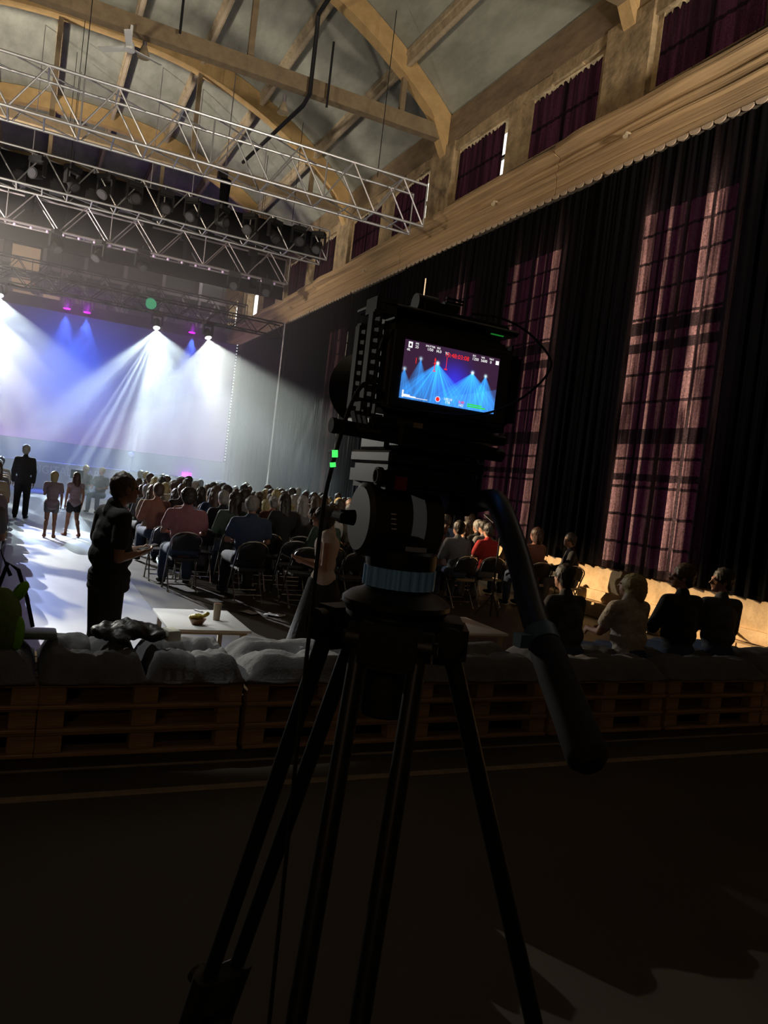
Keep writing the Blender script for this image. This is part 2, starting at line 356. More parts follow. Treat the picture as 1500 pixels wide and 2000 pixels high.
# crane beam along the right wall, one section per bay
prof = [(9.6, 7.98), (9.14, 7.98), (9.10, 8.02), (9.10, 8.16), (9.13, 8.18), (9.10, 8.20), (9.10, 8.40), (9.05, 8.42), (9.05, 8.46), (9.11, 8.48),
        (9.11, 8.62), (9.07, 8.64), (9.07, 8.66), (9.12, 8.68), (9.12, 8.78), (8.98, 8.82), (8.96, 8.86), (8.98, 8.98), (9.6, 9.02)]
beams = ['nearest', 'second', 'third', 'fourth', 'fifth']
ng = 0
for fi, fy in enumerate(FEET[:-1]):
    y0 = fy + 1.2 if fy > 0 else -6; y1 = FEET[fi+1] + 1.2
    if y1 < 0: continue
    if fi == len(FEET)-2: y1 = 40.5
    b = B(); NY = 36; rows = []
    for i in range(NY+1):
        y = y0+.015+(y1-y0-.03)*i/NY
        row = []
        for (x, z) in prof:
            wv = .03*noise.noise((y*.9, x*3, z*2)) if x < 9.5 else 0
            bulge = .05*max(0, 1-abs(y-(y1-.7))/1.4) if z > 8.8 and x < 9.5 else 0
            row.append(b.bm.verts.new((x+wv-bulge, y, z+.012*math.sin(y*1.3)*(x < 9.5)+bulge*.8)))
        rows.append(row)
    n = len(prof)
    for i in range(NY):
        for j in range(n): b.bm.faces.new((rows[i][j], rows[i+1][j], rows[i+1][(j+1) % n], rows[i][(j+1) % n]))
    b.bm.faces.new(rows[0]); b.bm.faces.new(rows[-1][::-1])
    o = b.obj('crane_beam', 'beamside', smooth=20); ng += 1
    tag(o, 'ochre concrete crane beam section on the right wall, %s bay from the camera' % ['nearest', 'second', 'third', 'fourth', 'fifth', 'sixth', 'seventh'][ng-1], 'beam', 'crane beam sections')
    # small bracket pegs on the face
    yb = {11.6: 14.88, 18.7: 22.2, 4.5: 10.71, 25.8: 29.5}.get(round(fy, 1))
    if yb: B().cyl((9.1, yb, 8.48), (8.95, yb, 8.47), .02, .02, 8).cyl((8.97, yb, 8.47), (8.93, yb-.02, 8.38), .03, .045, 10).obj('bracket_peg', 'purlin', o)
# soffit shadow rail
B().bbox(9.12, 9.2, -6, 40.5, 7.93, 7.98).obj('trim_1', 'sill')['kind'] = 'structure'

# plinth of rough stones
pl = sempty('wall_right_plinth'); y = 2.0; r_ = random.Random(3)
def stone(x0, x1, y0, y1, z0, z1, seed):
    b = B(); nx, ny_, nz = 2, 5, 3
    vs = bmesh.ops.create_cube(b.bm, size=1)['verts']
    bmesh.ops.subdivide_edges(b.bm, edges=b.bm.edges[:], cuts=3, use_grid_fill=True)
    for v in b.bm.verts:
        c = v.co.copy(); p = Vector((x0+(c.x+.5)*(x1-x0), y0+(c.y+.5)*(y1-y0), z0+(c.z+.5)*(z1-z0)))
        ed = (abs(c.y) > .49)+(abs(c.z) > .49)
        p.x += .03*noise.noise(p*2.7+Vector((seed, 0, 0)))+(.02 if ed and c.x < 0 else 0)
        p.z += .025*noise.noise(p*2.1+Vector((0, seed, 0)))*(c.z > -.49); v.co = p
    return b.obj('stone', 'stone', pl, smooth=50)
sd = 0
while y < 36:
    L_ = r_.uniform(.9, 1.9); sd += 1.7
    stone(9.26, 9.62, y+.006, y+L_-.006, .42+r_.uniform(-.02, .02), .86+r_.uniform(-.035, .03), sd)
    y += L_
y = 2.0
while y < 36:
    L_ = r_.uniform(.7, 1.5); sd += 1.7
    stone(9.20, 9.62, y+.006, y+L_-.006, .25, .425, sd)
    y += L_
y = 2.0
while y < 36:
    L_ = r_.uniform(.8, 1.6); sd += 1.7
    stone(9.02, 9.4, y+.008, y+L_-.008, -.01, .245, sd)
    y += L_

# unseen flags added left of view, trimming the plinth light to a band
bd = thing('plinth_flag_rig', PL, 'added unseen flood with flags keeping its light on the stone plinth', 'stage light')
PV = Vector(PL)
for zz, up_ in ((.90, 1), (-.15, -1)):
    b = B(); k = .035; q = [(Vector((9.2, yy, zz))-PV)*k for yy in (-2, 22)]; n_ = (q[0].cross(q[1])).normalized(); n_ = n_ if n_.z*up_ > 0 else -n_
    f_ = [b.bm.verts.new(p) for p in (q[0], q[1], q[1]+n_*.35, q[0]+n_*.35)]; b.bm.faces.new(f_)
    bmesh.ops.solidify(b.bm, geom=b.bm.faces[:], thickness=.004); b.obj('light_flag', 'blackcloth', bd)
B().box((-.2, .1, .05), (.2, .25, .2)).obj('housing', 'blackcloth', bd)
# black stage drapes along the right wall
def drape(y0, y1, z0, z1, X, amp, seed, mname='drape', res=.022, ax='y'):
    b = B(); n = int((y1-y0)/res); rows = []
    zs = [z0+(z1-z0)*t for t in (0, .04, .12, .25, .4, .6, .8, .95, 1)]
    for i in range(n+1):
        y = y0+(y1-y0)*i/n; ph = y*2*math.pi/.26+2.2*noise.noise((y*1.1, seed, 0))
        row = []
        for z in zs:
            t = (z-z0)/(z1-z0)
            a = amp*(1-.45*t)*(.55+.6*noise.noise((y*.8, t*1.5, seed))+.3)
            x = X+a*math.sin(ph+.5*noise.noise((y, t*2, seed+5)))+amp*.35*math.sin(ph*2.3)
            zz = z+(.03*noise.noise((y*1.3, seed, 9)) if t == 0 else 0)
            row.append(b.bm.verts.new((x, y, zz) if ax == 'y' else (y, x, zz)))
        rows.append(row)
    for i in range(n):
        for j in range(len(zs)-1): b.bm.faces.new((rows[i][j], rows[i+1][j], rows[i+1][j+1], rows[i][j+1]))
    return b.obj('stage_drape', mname, smooth=True)
tb = B(); tb.box((0, 0, 0), (.02, .19, .045)); tabm = None
pan = [(2.0, 4.9), (4.9, 7.9), (7.9, 11.4), (11.4, 15.9), (15.9, 19.4), (19.4, 23.4), (23.4, 27.4), (27.4, 30.1), (30.1, 33.6), (33.6, 37.4)]
pd = ['nearest black drape on the right wall, beyond the frame edge of the plinth', 'black drape on the right wall, plain, at the frame edge',
      'black drape glowing with tall purple window light and two pale vertical stripes', 'black drape with plum window light behind the camera monitor',
      'black drape with a narrow plum streak above the camera', 'plain black drape hidden behind the camera rig',
      'black drape with a small dark red window glow left of the camera', 'plain black drape behind the haze, near side of the pipe',
      'plain black drape in the haze beside the screen', 'farthest black drape in the haze at the screen corner']
tabs = []
for i, (a, b_) in enumerate(pan):
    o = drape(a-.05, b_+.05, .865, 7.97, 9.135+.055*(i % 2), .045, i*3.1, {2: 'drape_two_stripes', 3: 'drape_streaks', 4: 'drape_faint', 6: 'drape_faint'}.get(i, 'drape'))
    tag(o, pd[i], 'curtain', 'black drapes along the right wall')
    y = a+.1
    while y < b_-.08:
        if tabm is None:
            t = B(); nn = 7
            pts = [(-.11, .03), (-.11, 0), (-.075, -.035), (-.03, -.05), (.03, -.05), (.075, -.035), (.11, 0), (.11, .03)]
            t.prism(pts, 'x', 0, .022); tabm = t.mesh('curtain_tab', 30); tabm.materials.append(mat('tab_webbing', (.36, .27, .19), .85, var=.2))
        q = put('curtain_tab', tabm, None, o, (9.075+.01*noise.noise((y, 0, 0)), y, 7.975+.012*noise.noise((y*3, 1, 0)))); q.rotation_euler.x = .1*noise.noise((y*2, 5, 0))
        y += .245
# pipe against the drapes
tag(B().tube([(9.02, 30.1, 0), (9.02, 30.1, 7.9)], .035).obj('vertical_pipe', 'steel'), 'thin pale upright pipe against the black drapes in the haze', 'pipe')

# ------------------------------------------------------------------ roof
def zlow(x): return 14.65-.0142*abs(x-.7)**2.5
RT = .62
ce = sempty('ceiling')
PX = [-8.5, -6.4, -4.3, -2.25, -.2, 1.9, 4.0, 6.05, 8.1, 9.75]
for bi in range(len(FEET)-1):
    ya, yb = FEET[bi]+.0, FEET[bi+1]
    if bi == 0: ya = -6
    for j in range(len(PX)-1):
        b = B(); n = 5; A = []
        for i in range(n+1):
            x = PX[j]+.004+(PX[j+1]-PX[j]-.008)*i/n
            z = zlow(max(min(x, 9.6), -8.4))+RT
            A.append([b.bm.verts.new((x, yy, z+dz)) for yy in (ya, yb) for dz in (0, .12)])
        for i in range(n):
            p, q = A[i], A[i+1]
            b.bm.faces.new((p[0], p[2], q[2], q[0])); b.bm.faces.new((p[1], q[1], q[3], p[3]))
            b.bm.faces.new((p[0], q[0], q[1], p[1])); b.bm.faces.new((p[2], p[3], q[3], q[2]))
        b.bm.faces.new((A[0][0], A[0][1], A[0][3], A[0][2])); b.bm.faces.new((A[-1][0], A[-1][2], A[-1][3], A[-1][1]))
        b.obj('roof_panel', 'slab', ce, smooth=30)
    # last run to 44
B().bbox(-8.6, 10, 40, 44, 14.9, 15.0).obj('roof_panel', 'slab', ce)
ords = ['nearest', 'second', 'third', 'fourth', 'fifth', 'sixth', 'seventh']
for j, px_ in enumerate(PX[1:-1]):
    z = zlow(px_)+RT
    b = B(); b.bbox(px_-.07, px_+.07, -6, 43.9, z-.36, z+.02); b.bbox(px_-.11, px_+.11, -6, 43.9, z-.12, z+.02)
    o = b.obj('purlin', 'purlin')
    tag(o, 'long pale roof purlin running towards the stage, %s from the right wall' % ['eighth', 'seventh', 'sixth', 'fifth', 'fourth', 'third', 'second', 'first'][j], 'beam', 'roof purlins')
    # steel conduit in the recess of the lower flange
    B().bbox(px_-.07, px_+.03, -6, 43.9, z-.375, z-.361).obj('conduit', 'tablewood', o)
for k, fy in enumerate(FEET[1:]):
    t = thing('arch_rib', (0, fy, 0), 'ochre concrete arch rib with tie beam across the roof, %s from the camera' % ords[k], 'rib', 'arched roof ribs')
    b = B(); n = 48; th = .17; rows = []
    for i in range(n+1):
        x = -8.3+(9.62+8.3)*i/n; z = zlow(x); hd = RT-.02
        foot = max(0, (abs(x-.65)-8.2)/.8)
        rows.append([b.bm.verts.new(c) for c in ((x, -th, z-foot*.25), (x, th, z-foot*.25), (x, th, z+hd), (x, -th, z+hd))])
    for i in range(n):
        for j in range(4): b.bm.faces.new((rows[i][j], rows[i+1][j], rows[i+1][(j+1) % 4], rows[i][(j+1) % 4]))
    b.bm.faces.new(rows[0]); b.bm.faces.new(rows[-1][::-1])
    b.obj('arch', 'rib', t, smooth=25)
    # haunch down to the corbel point
    B().prism([(9.65, 11.85), (9.0, 11.75), (9.40, 11.0), (9.58, 10.75), (9.65, 10.7)], 'y', -.155, .155).obj('haunch', 'rib', t)
    B().bbox(-8.3, 9.3, -.13, .13, 11.28, 11.66).obj('tie_beam', 'tie', t)
    for px_ in PX[2:-1:2]:
        B().bbox(px_-.07, px_+.07, -.06, .06, 11.6, zlow(px_)+.02).obj('hanger', 'tie', t)
    # pier below the foot
    B().bbox(XW-.13, XW+.1, -.62, .62, 9.1, 11.14).obj('pier', 'upper', t)

# black pipe with drop under the roof, fan and pendants
p = thing('roof_pipe', (0, 0, 0), 'black pipe slung diagonally under the roof with two drop rods', 'pipe')
B().tube([(5.4, 8.0, 13.0), (5.45, 18.3, 13.05), (5.5, 18.45, 12.7), (5.5, 18.45, 11.2), (5.5, 18.9, 11.1), (5.6, 25.5, 11.9)], .055).obj('pipe_run', 'black', p)
B().tube([(5.95, 18.4, 12.6), (5.95, 18.4, 11.0)], .03).obj('drop_rod', 'black', p)
B().tube([(2.3, 18.4, 13.2), (2.3, 18.4, 11.5)], .03).obj('drop_rod', 'black', p)
f = thing('ceiling_fan', (1.28, 18.5, 10.85), 'white ceiling fan hanging below the first tie beam', 'fan')
B().cyl((0, 0, .1), (0, 0, .5), .035).obj('rod', 'white', f); B().cyl((0, 0, -.05), (0, 0, .12), .12, .09, 16).obj('motor', 'white', f)
for a in (20, 140, 260):
    B().box((.42*math.cos(R(a)), .42*math.sin(R(a)), 0), (.7, .15, .012), Matrix.Rotation(R(a), 3, 'Z') @ Matrix.Rotation(.25, 3, 'X')).obj('blade', 'white', f)
for i, (x, y, z, l) in enumerate([(5.0, 18.9, 10.75, 'small bell lamp under the tie beam beside the black pipe'), (1.62, 18.9, 10.95, 'small bell lamp under the tie beam beside the fan')]):
    t = thing('pendant_lamp', (x, y, z), l, 'lamp'); B().cyl((0, 0, .2), (0, 0, .45), .05, .05).obj('stem', 'darksteel', t); B().cyl((0, 0, 0), (0, 0, .25), .15, .06, 16).obj('shade', 'purlin', t)

# other walls
struct(B().bbox(-8.9, -8.5, -6, 44, 0, 14).obj('wall_left', 'brickdark'))
struct(B().bbox(-8.9, 10, -6.3, -6, 0, 16).obj('wall_rear', 'brickdark'))
we = sempty('wall_stage'); B().bbox(-8.9, 10, 44, 44.3, 0, 16).obj('gable', mat('gable', (.10, .10, .105), .9, var=.3), we)
# gable framing and a small warm-lit lattice window
for x in range(-8, 10, 2): B().bbox(x-.09, x+.09, 43.6, 43.9, 8, 14.4).obj('gable_post', 'darksteel', we)
for x in range(-8, 9, 2): B().cyl((x, 43.7, 9.0), (x+1, 43.7, 11.0), .07).cyl((x+1, 43.7, 11.0), (x+2, 43.7, 9.0), .07).obj('gable_brace', 'darksteel', we)
B().bbox(-8, 9.5, 43.55, 43.8, 10.9, 11.15).bbox(-8, 9.5, 43.55, 43.8, 8.85, 9.1).obj('gable_rail', 'darksteel', we)
lit = mat('warm_lit_pane', (.3, .2, .12), .6, emit=(.55, .36, .22), estr=.45)
for (x0, x1, z0, z1) in ((-1.5, -.2, 10.6, 11.8), (-1.4, -.3, 9.7, 10.3), (-1.3, -.3, 9.2, 9.55), (-1.2, -.1, 8.7, 9.0), (1.7, 2.6, 9.0, 9.3), (2.9, 3.6, 9.0, 9.3), (.1, .9, 9.3, 9.6)):
    B().bbox(x0, x1, 43.5, 43.53, z0, z1).obj('lit_pane', lit, we)
# hanging fabric border and ducts behind the stage trusses
tag(B().bbox(-8, 9.3, 40.5, 40.6, 8.2, 8.9).obj('border_cloth', 'blackcloth'), 'black border cloth hanging above the stage screen', 'curtain')

# ------------------------------------------------------------------ stage
st = thing('stage', (0, 0, 0), 'low grey stage with pale lettering on its front panel', 'stage')
B().bbox(-8, 9.0, 36, 43.5, 0, 1.15).obj('stage_deck', mat('stage_grey', (.16, .165, .17), .7, var=.2), st)
B().bbox(-8, 9.0, 37.6, 37.8, 1.15, 2.05).obj('back_skirt', mat('skirt_grey', (.13, .14, .14), .8), st)
def text(body, size, loc, rot, m, parent, name='lettering', ext=.004, align='CENTER', sx=1):
    cu = bpy.data.curves.new(name, 'FONT'); cu.body = body; cu.size = size; cu.extrude = ext; cu.align_x = align; cu.align_y = 'CENTER'; cu.resolution_u = 3
    to = bpy.data.objects.new(name, cu); COL.objects.link(to); bpy.context.view_layer.update()
    me = bpy.data.meshes.new_from_object(to.evaluated_get(bpy.context.evaluated_depsgraph_get())); bpy.data.objects.remove(to); me.name = name
    o = put(name, me, m, parent, loc); me.materials.clear(); me.materials.append(M[m] if isinstance(m, str) else m)
    o.rotation_euler = rot; o.scale.x = sx; return o
text('DIGITAL STAR', .52, (1.68, 35.985, .80), (R(90), 0, 0), mat('letter_pale', (.42, .43, .44), .6), st, 'lettering', .01, sx=.86)

def screen_nodes(name, build):
    m = bpy.data.materials.new(name); m.use_nodes = True; N = m.node_tree.nodes; L = m.node_tree.links; N.remove(N['Principled BSDF'])
    em = N.new('ShaderNodeEmission'); L.new(em.outputs[0], N['Material Output'].inputs[0])
    uv = N.new('ShaderNodeTexCoord'); sp = N.new('ShaderNodeSeparateXYZ'); L.new(uv.outputs['Generated'], sp.inputs[0])
    def mth(op, a, b=None, c=None, clamp=False):
        n = N.new('ShaderNodeMath'); n.operation = op; n.use_clamp = clamp
        for i, v in enumerate((a, b, c)):
            if v is None: continue
            if isinstance(v, (int, float)): n.inputs[i].default_value = v
            else: L.new(v, n.inputs[i])
        return n.outputs[0]
    def vec(col, k):
        n = N.new('ShaderNodeVectorMath'); n.operation = 'SCALE'; n.inputs[0].default_value = col
        if isinstance(k, (int, float)): n.inputs['Scale'].default_value = k
        else: L.new(k, n.inputs['Scale'])
        return n.outputs[0]
    def add(a, b):
        n = N.new('ShaderNodeVectorMath'); n.operation = 'ADD'; L.new(a, n.inputs[0]); L.new(b, n.inputs[1]); return n.outputs[0]
    def nz(u, v, s):
        c = N.new('ShaderNodeCombineXYZ')
        for i, x in enumerate((u, v)):
            if isinstance(x, (int, float)): c.inputs[i].default_value = x
            else: L.new(x, c.inputs[i])
        n = N.new('ShaderNodeTexNoise'); n.inputs['Scale'].default_value = s; n.inputs['Detail'].default_value = 3; L.new(c.outputs[0], n.inputs['Vector']); return n.outputs['Fac']
    out = build(sp.outputs[0], sp.outputs[2], mth, vec, add, nz)
    L.new(out, em.inputs[0]); return m, em
def big(u, v, mth, vec, add, nz):
    # u 0..1 across x -8..9, v up; blue centre high, violet low, a pale slanted field
    def blob_(u0, v0, su, sv):
        a = mth('POWER', mth('DIVIDE', mth('SUBTRACT', u, u0), su), 2); b = mth('POWER', mth('DIVIDE', mth('SUBTRACT', v, v0), sv), 2)
        return mth('EXPONENT', mth('MULTIPLY', mth('ADD', a, b), -1))
    blue = vec((.03, .14, .90), mth('MULTIPLY', blob_(.57, .58, .15, .38), 2.3))
    vio = vec((.22, .05, .34), mth('MULTIPLY', mth('SUBTRACT', 1, v), .85))
    base = vec((.06, .03, .12), 1.0)
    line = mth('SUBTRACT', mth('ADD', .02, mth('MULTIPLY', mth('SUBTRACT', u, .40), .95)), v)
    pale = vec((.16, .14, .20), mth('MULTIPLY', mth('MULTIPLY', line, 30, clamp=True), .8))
    mag = vec((.34, .02, .5), blob_(.36, .0, .12, .12))
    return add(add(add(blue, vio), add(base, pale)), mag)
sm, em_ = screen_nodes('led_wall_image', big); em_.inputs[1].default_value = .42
sc_ = thing('led_screen', (0, 0, 0), 'big stage screen showing blue and violet light', 'screen')
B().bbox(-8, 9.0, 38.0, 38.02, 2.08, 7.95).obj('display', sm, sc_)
B().bbox(-8.1, 9.04, 38.02, 38.2, 2.0, 8.0).obj('backing_frame', 'black', sc_)
ledm = mat('led_dot', (.3, .3, .3), .4, emit=(.8, .85, 1), estr=1.6); lb = B()
for i in range(40): lb.box((9.06, 37.98, 2.2+i*.148), (.05, .03, .045))
tag(lb.obj('edge_bulbs', ledm, sc_), None, None, None, 'stuff')
tag(B().bbox(4.55, 4.95, 37.3, 37.5, 1.15, 1.35).obj('floor_light', 'purpleglow'), 'small magenta light at the foot of the stage screen', 'lamp').location.x = 2.4
tag(B().ell((4.4, 36.6, 1.9), (.14, .12, .14)).cyl((4.4, 36.6, 1.15), (4.4, 36.6, 1.8), .03).obj('stage_prop', 'pale'), 'small pale round ornament on a stand on the stage', 'prop')

# ------------------------------------------------------------------ trusses
def truss(name, label, Y, x0, x1, z0, z1, depth, bay, m, pr=.028, group='lighting trusses across the hall'):
    t = thing(name, (0, Y, 0), label, 'truss', group)
    cm = B().tube([(x0, 0, 0), (x1, 0, 0)], pr, 8).mesh('chord', 40); cm.materials.append(M[m])
    for yy in (0, depth):
        for zz in (z0, z1): put('chord', cm, None, t, (0, yy, zz))
    h = z1-z0; n = int(round((x1-x0)/bay)); bay = (x1-x0)/n
    dm_ = B().tube([(0, 0, 0), (bay/2, 0, h)], pr*.6, 6).mesh('brace', 40); um = B().tube([(0, 0, h), (bay/2, 0, 0)], pr*.6, 6).mesh('brace', 40)
    cr = B().tube([(0, 0, 0), (0, depth, 0)], pr*.6, 6).mesh('crossbar', 40); vt = B().tube([(0, 0, 0), (0, 0, h)], pr*.6, 6).mesh('upright', 40)
    dg = B().tube([(0, 0, 0), (bay, depth, 0)], pr*.5, 6).mesh('brace', 40)
    for q in (dm_, um, cr, vt, dg): q.materials.append(M[m])
    for i in range(n):
        x = x0+i*bay
        put('brace', dm_, None, t, (x, 0, z0)); put('brace', um, None, t, (x+bay/2, 0, z0))
        put('brace', dm_, None, t, (x+.06, depth, z0)); put('brace', um, None, t, (x+bay/2, depth, z0))
        put('crossbar', cr, None, t, (x, 0, z0)); put('crossbar', cr, None, t, (x+bay/2, 0, z1)); put('crossbar', cr, None, t, (x+bay/2, 0, z0))
        put('brace', dg, None, t, (x, 0, z0)); put('brace', dg, None, t, (x, 0, z1))
        if i % 2 == 0: put('upright', vt, None, t, (x, 0, z0))
    for xx in (x0*.6, (x0+x1)/2, x1-1.2): B().tube([(xx, depth/2, z1), (xx, depth/2, zlow(xx)+.1)], .01, 6).obj('hanging_cable', 'black', t)
    for xx in (x0, x1):
        for yy in (0, depth): put('upright', vt, None, t, (xx, yy, z0))
    return t
truss('aluminium_truss', 'bright aluminium box truss across the hall, the nearest and barest', 17.0, -7.5, 8.3, 8.28, 9.28, .75, 1.32, 'steel', .034)
truss('aluminium_truss', 'aluminium truss crowded with dark lamps, second from the camera', 24.0, -7.5, 8.35, 9.0, 9.95, .7, 1.3, 'steel', .034)
truss('aluminium_truss', 'dim violet-grey truss, third from the camera, above the stage beams', 27.6, -7.5, 8.2, 8.85, 9.85, .5, 1.5, 'darksteel', .034)
truss('aluminium_truss', 'dark truss carrying the bright beam lamps, fourth from the camera', 28.9, -7.5, 8.6, 7.15, 7.65, .5, 1.0, 'black', .03)
truss('aluminium_truss', 'dark truss over the stage, farthest from the camera', 36.5, -7.5, 9.0, 8.9, 9.7, .5, 1.2, 'black', .03)
# hanging moving-head fixtures
mh = {}
def moving_head(loc, label, group, tilt=0, pan_=0, s=1, lens='black', ml=.055):
    key = lens
    t = thing('moving_head_lamp', loc, label, 'stage light', group, pan_); t.scale = (s,)*3
    if key not in mh:
        a = B().box((0, 0, -.05), (.36, .26, .12)).mesh('base_box', 35); a.materials.append(M['black'])
        c = B().box((-.19, 0, -.28), (.04, .12, .36)).box((.19, 0, -.28), (.04, .12, .36)).box((0, 0, -.12), (.4, .14, .04)).mesh('yoke', 35); c.materials.append(M['black'])
        d = B().cyl((0, .16, 0), (0, -.18, 0), .10, .14, 16).mesh('head', 35); d.materials.append(M['black'])
        e = B().cyl((0, -.181, 0), (0, -.19, 0), .11, .11, 16).mesh('lens', 35); e.materials.append(M[lens] if lens in M else M['black'])
        g = B().cyl((0, 0, 0), (0, 0, .16), .02).mesh('clamp', 35); g.materials.append(M['black'])
        mh[key] = (a, c, d, e, g)
    a, c, d, e, g = mh[key]
    put('base_box', a, None, t); put('yoke', c, None, t); put('clamp', g, None, t)
    h = put('head', d, None, t, (0, 0, -.4)); h.rotation_euler.x = tilt; put('lens', e, None, h)
    return t
M['lensblack'] = mat('dark_lens', (.05, .05, .06), .1)
i = 0
for Y, z, xs, nm in ((24.0, 9.80, [-6.5, -4.8, -3.2, -1.6, -.4, .5, 1.4, 2.2, 3.1, 3.9, 4.8, 5.7, 6.5, 7.3, 8.0], 'second'), (27.6, 8.83, [-5, -2, .3, 1.6, 3.0, 6.2, 7.4], 'third'), (36.5, 8.88, [-6, -4, -2, -.2, 2.7, 3.6, 5.6, 8.2], 'farthest')):
    for q, x in enumerate(xs):
        moving_head((x, Y, z), 'unlit dark stage lamp under the %s truss, %s from the right end' % (nm, ['first', 'second', 'third', 'fourth', 'fifth', 'sixth', 'seventh', 'eighth', 'ninth', 'tenth', 'eleventh', 'twelfth', 'thirteenth', 'fourteenth', 'fifteenth'][len(xs)-1-q]), 'unlit lamps on the trusses', R(30+20*math.sin(x*5)), R(40*math.sin(x*3)), 1.15, 'lensblack')
# dashed gear boxes riding inside the second truss
gm = B().box((0, 0, 0), (.34, .3, .3)).box((0, 0, .19), (.2, .2, .1)).mesh('gear_box', 35); gm.materials.append(M['black'])
for q in range(16):
    o = put('gear_box', gm, None, None, (-6.6+q*.96, 24.35, 9.18)); tag(o, 'black ballast box inside the crowded truss, %s from the right end' % ['first', 'second', 'third', 'fourth', 'fifth', 'sixth', 'seventh', 'eighth', 'ninth', 'tenth', 'eleventh', 'twelfth', 'thirteenth', 'fourteenth', 'fifteenth', 'sixteenth'][15-q], 'box', 'ballast boxes in the second truss')
tag(B().bbox(-7.4, 8.2, 24.38, 24.42, 9.06, 9.9).obj('masking_cloth', 'blackcloth'), 'black cloth filling the inside of the crowded second truss', 'curtain')
tag(B().bbox(-8.3, 8.9, 30.5, 30.56, 8.9, 11.2).obj('border_cloth', 'blackcloth'), 'black border cloth hanging behind the violet truss', 'curtain')
# strip of little bulbs under the third truss
bb = mat('strip_bulb', (.4, .3, .45), .4, emit=(.5, .32, .5), estr=.5)
t = thing('festoon_strip', (0, 27.55, 8.80), 'row of small violet bulbs under the third truss', 'light strip')
B().bbox(-7.4, 8.1, -.03, .03, -.02, .03).obj('rail', 'darksteel', t); bmh = B().ell((0, 0, 0), (.045, .045, .045), None, 8, 6).mesh('bulb', True); bmh.materials.append(bb)
for q in range(32): put('bulb', bmh, None, t, (-7.2+q*.48, 0, -.06))
# black hoist bags
for (x, Y, z0, z1, l) in ((4.85, 24.2, 9.6, 10.7, 'tall black hoist bag above the second truss'), (4.5, 27.8, 8.7, 9.55, 'black hoist bag under the violet truss, middle one'),
                          (6.95, 27.8, 8.5, 9.6, 'black hoist bag under the violet truss, right one'), (-.6, 27.8, 9.3, 9.95, 'black hoist bag on the violet truss, left one'), (3.1, 27.8, 9.4, 9.9, 'small black hoist block on the violet truss, beside the middle bag')):
    t = thing('chain_hoist', (x, Y, 0), l, 'hoist'); B().cyl((0, 0, z0), (0, 0, z1), .12, .17, 14).obj('bag', 'blackcloth', t)
    B().box((-.12, 0, z1+.12), (.3, .22, .2)).obj('motor', 'satin', t); B().tube([(-.05, 0, z1+.2), (-.05, 0, zlow(x)+.64)], .015, 6).obj('chain', 'darksteel', t)

# lit lamps: fixture + light
def beam_lamp(x, y, z, tgt, energy, col, cone, label, group, lens='glow', sc=9.0, lo=.50, hi=.62, seed=0, size=.008, dark=.10, slit=.08):
    d = (Vector(tgt)-Vector((x, y, z-.4))).normalized()
    pan_ = math.atan2(d.x, -d.y); tilt = -math.asin(-d.z)
    t = moving_head((x, y, z), label, group, -tilt, pan_, 1.0, lens)
    src = Vector((x, y, z-.4))+d*.27
    o = lamp('beam_light', 'SPOT', src, Vector(src)+d*5, energy, (1, 1, 1), size, cone, .25)
    gobo(o, sc, lo, hi, tuple(c*dark for c in col), col, 'noise', seed, 3.0, slit)
    return o
G = 'bright beam lamps on the fourth truss'
WH = (.90, 1.0, 1.0)
beam_lamp(3.87, 28.9, 7.12, (4.1, 26.0, 0), 12500, (.74, .93, 1), 96, 'brightest white beam lamp, above the middle of the audience', G, seed=1.3)
beam_lamp(5.73, 28.9, 7.12, (6.9, 26.0, 0), 10500, (.90, 1, .92), 96, 'smaller white beam lamp near the right end of the stage', G, seed=4.1)
beam_lamp(-1.25, 28.9, 7.2, (-.4, 26.0, 0), 12500, (.76, .93, 1), 90, 'white beam lamp at the left edge over the aisle', G, seed=8.2)
GP = 'violet lamps over the stage'
for (x, l, s) in ((1.1, 'left violet lamp of the pair over the stage screen', 2.0), (1.93, 'right violet lamp of the pair over the stage screen', 5.0), (6.6, 'lone violet lamp between the two right beams', 7.0)):
    t = moving_head((x, 37.0, 8.75), l, GP, R(90), 0, 1.3, 'purpleglow')
    lamp('violet_glow', 'POINT', (x, 36.7, 8.1), (x, 36.7, 0), 30, (.62, .0, 1), .12)
    lamp('violet_light', 'SPOT', (x, 37.0, 8.0), (x, 36.9, 0), 9000, (.62, .03, 1), .05, 22, .9)
    lamp('blue_light', 'SPOT', (x, 36.8, 7.7), (x, 35.8, 0), 5000, (.06, .16, 1), .05, 60, .6)
tag(B().cyl((3.6, 29.0, 7.45), (3.6, 28.8, 7.35), .17, .19, 16).obj('round_lamp', 'greenglow'), 'dull green round lamp beside the brightest beam lamp', 'stage light')
# gobo patterns on the aisle floor
o = beam_lamp(-2.6, 28.9, 7.2, (.75, 14.5, 0), 36000, (.95, .97, 1), 19, 'white pattern lamp aimed down the aisle', G, 'glow', 10.0, .46, .50, 3.0, .01, .30, 1.0)
[n for n in o.data.node_tree.nodes if n.type == 'VALTORGB'][0].color_ramp.elements[0].color = (.22, .28, .50, 1)
o.data.spot_blend = .2
o = beam_lamp(-3.4, 28.9, 7.2, (.75, 8.6, 0), 40000, (1, 1, .97), 6.5, 'white pattern lamp aimed at the near end of the aisle', G, 'glow', 26.0, .46, .50, 9.0, .01, .30, 1.0)
[n for n in o.data.node_tree.nodes if n.type == 'VALTORGB'][0].color_ramp.elements[0].color = (.22, .28, .52, 1)
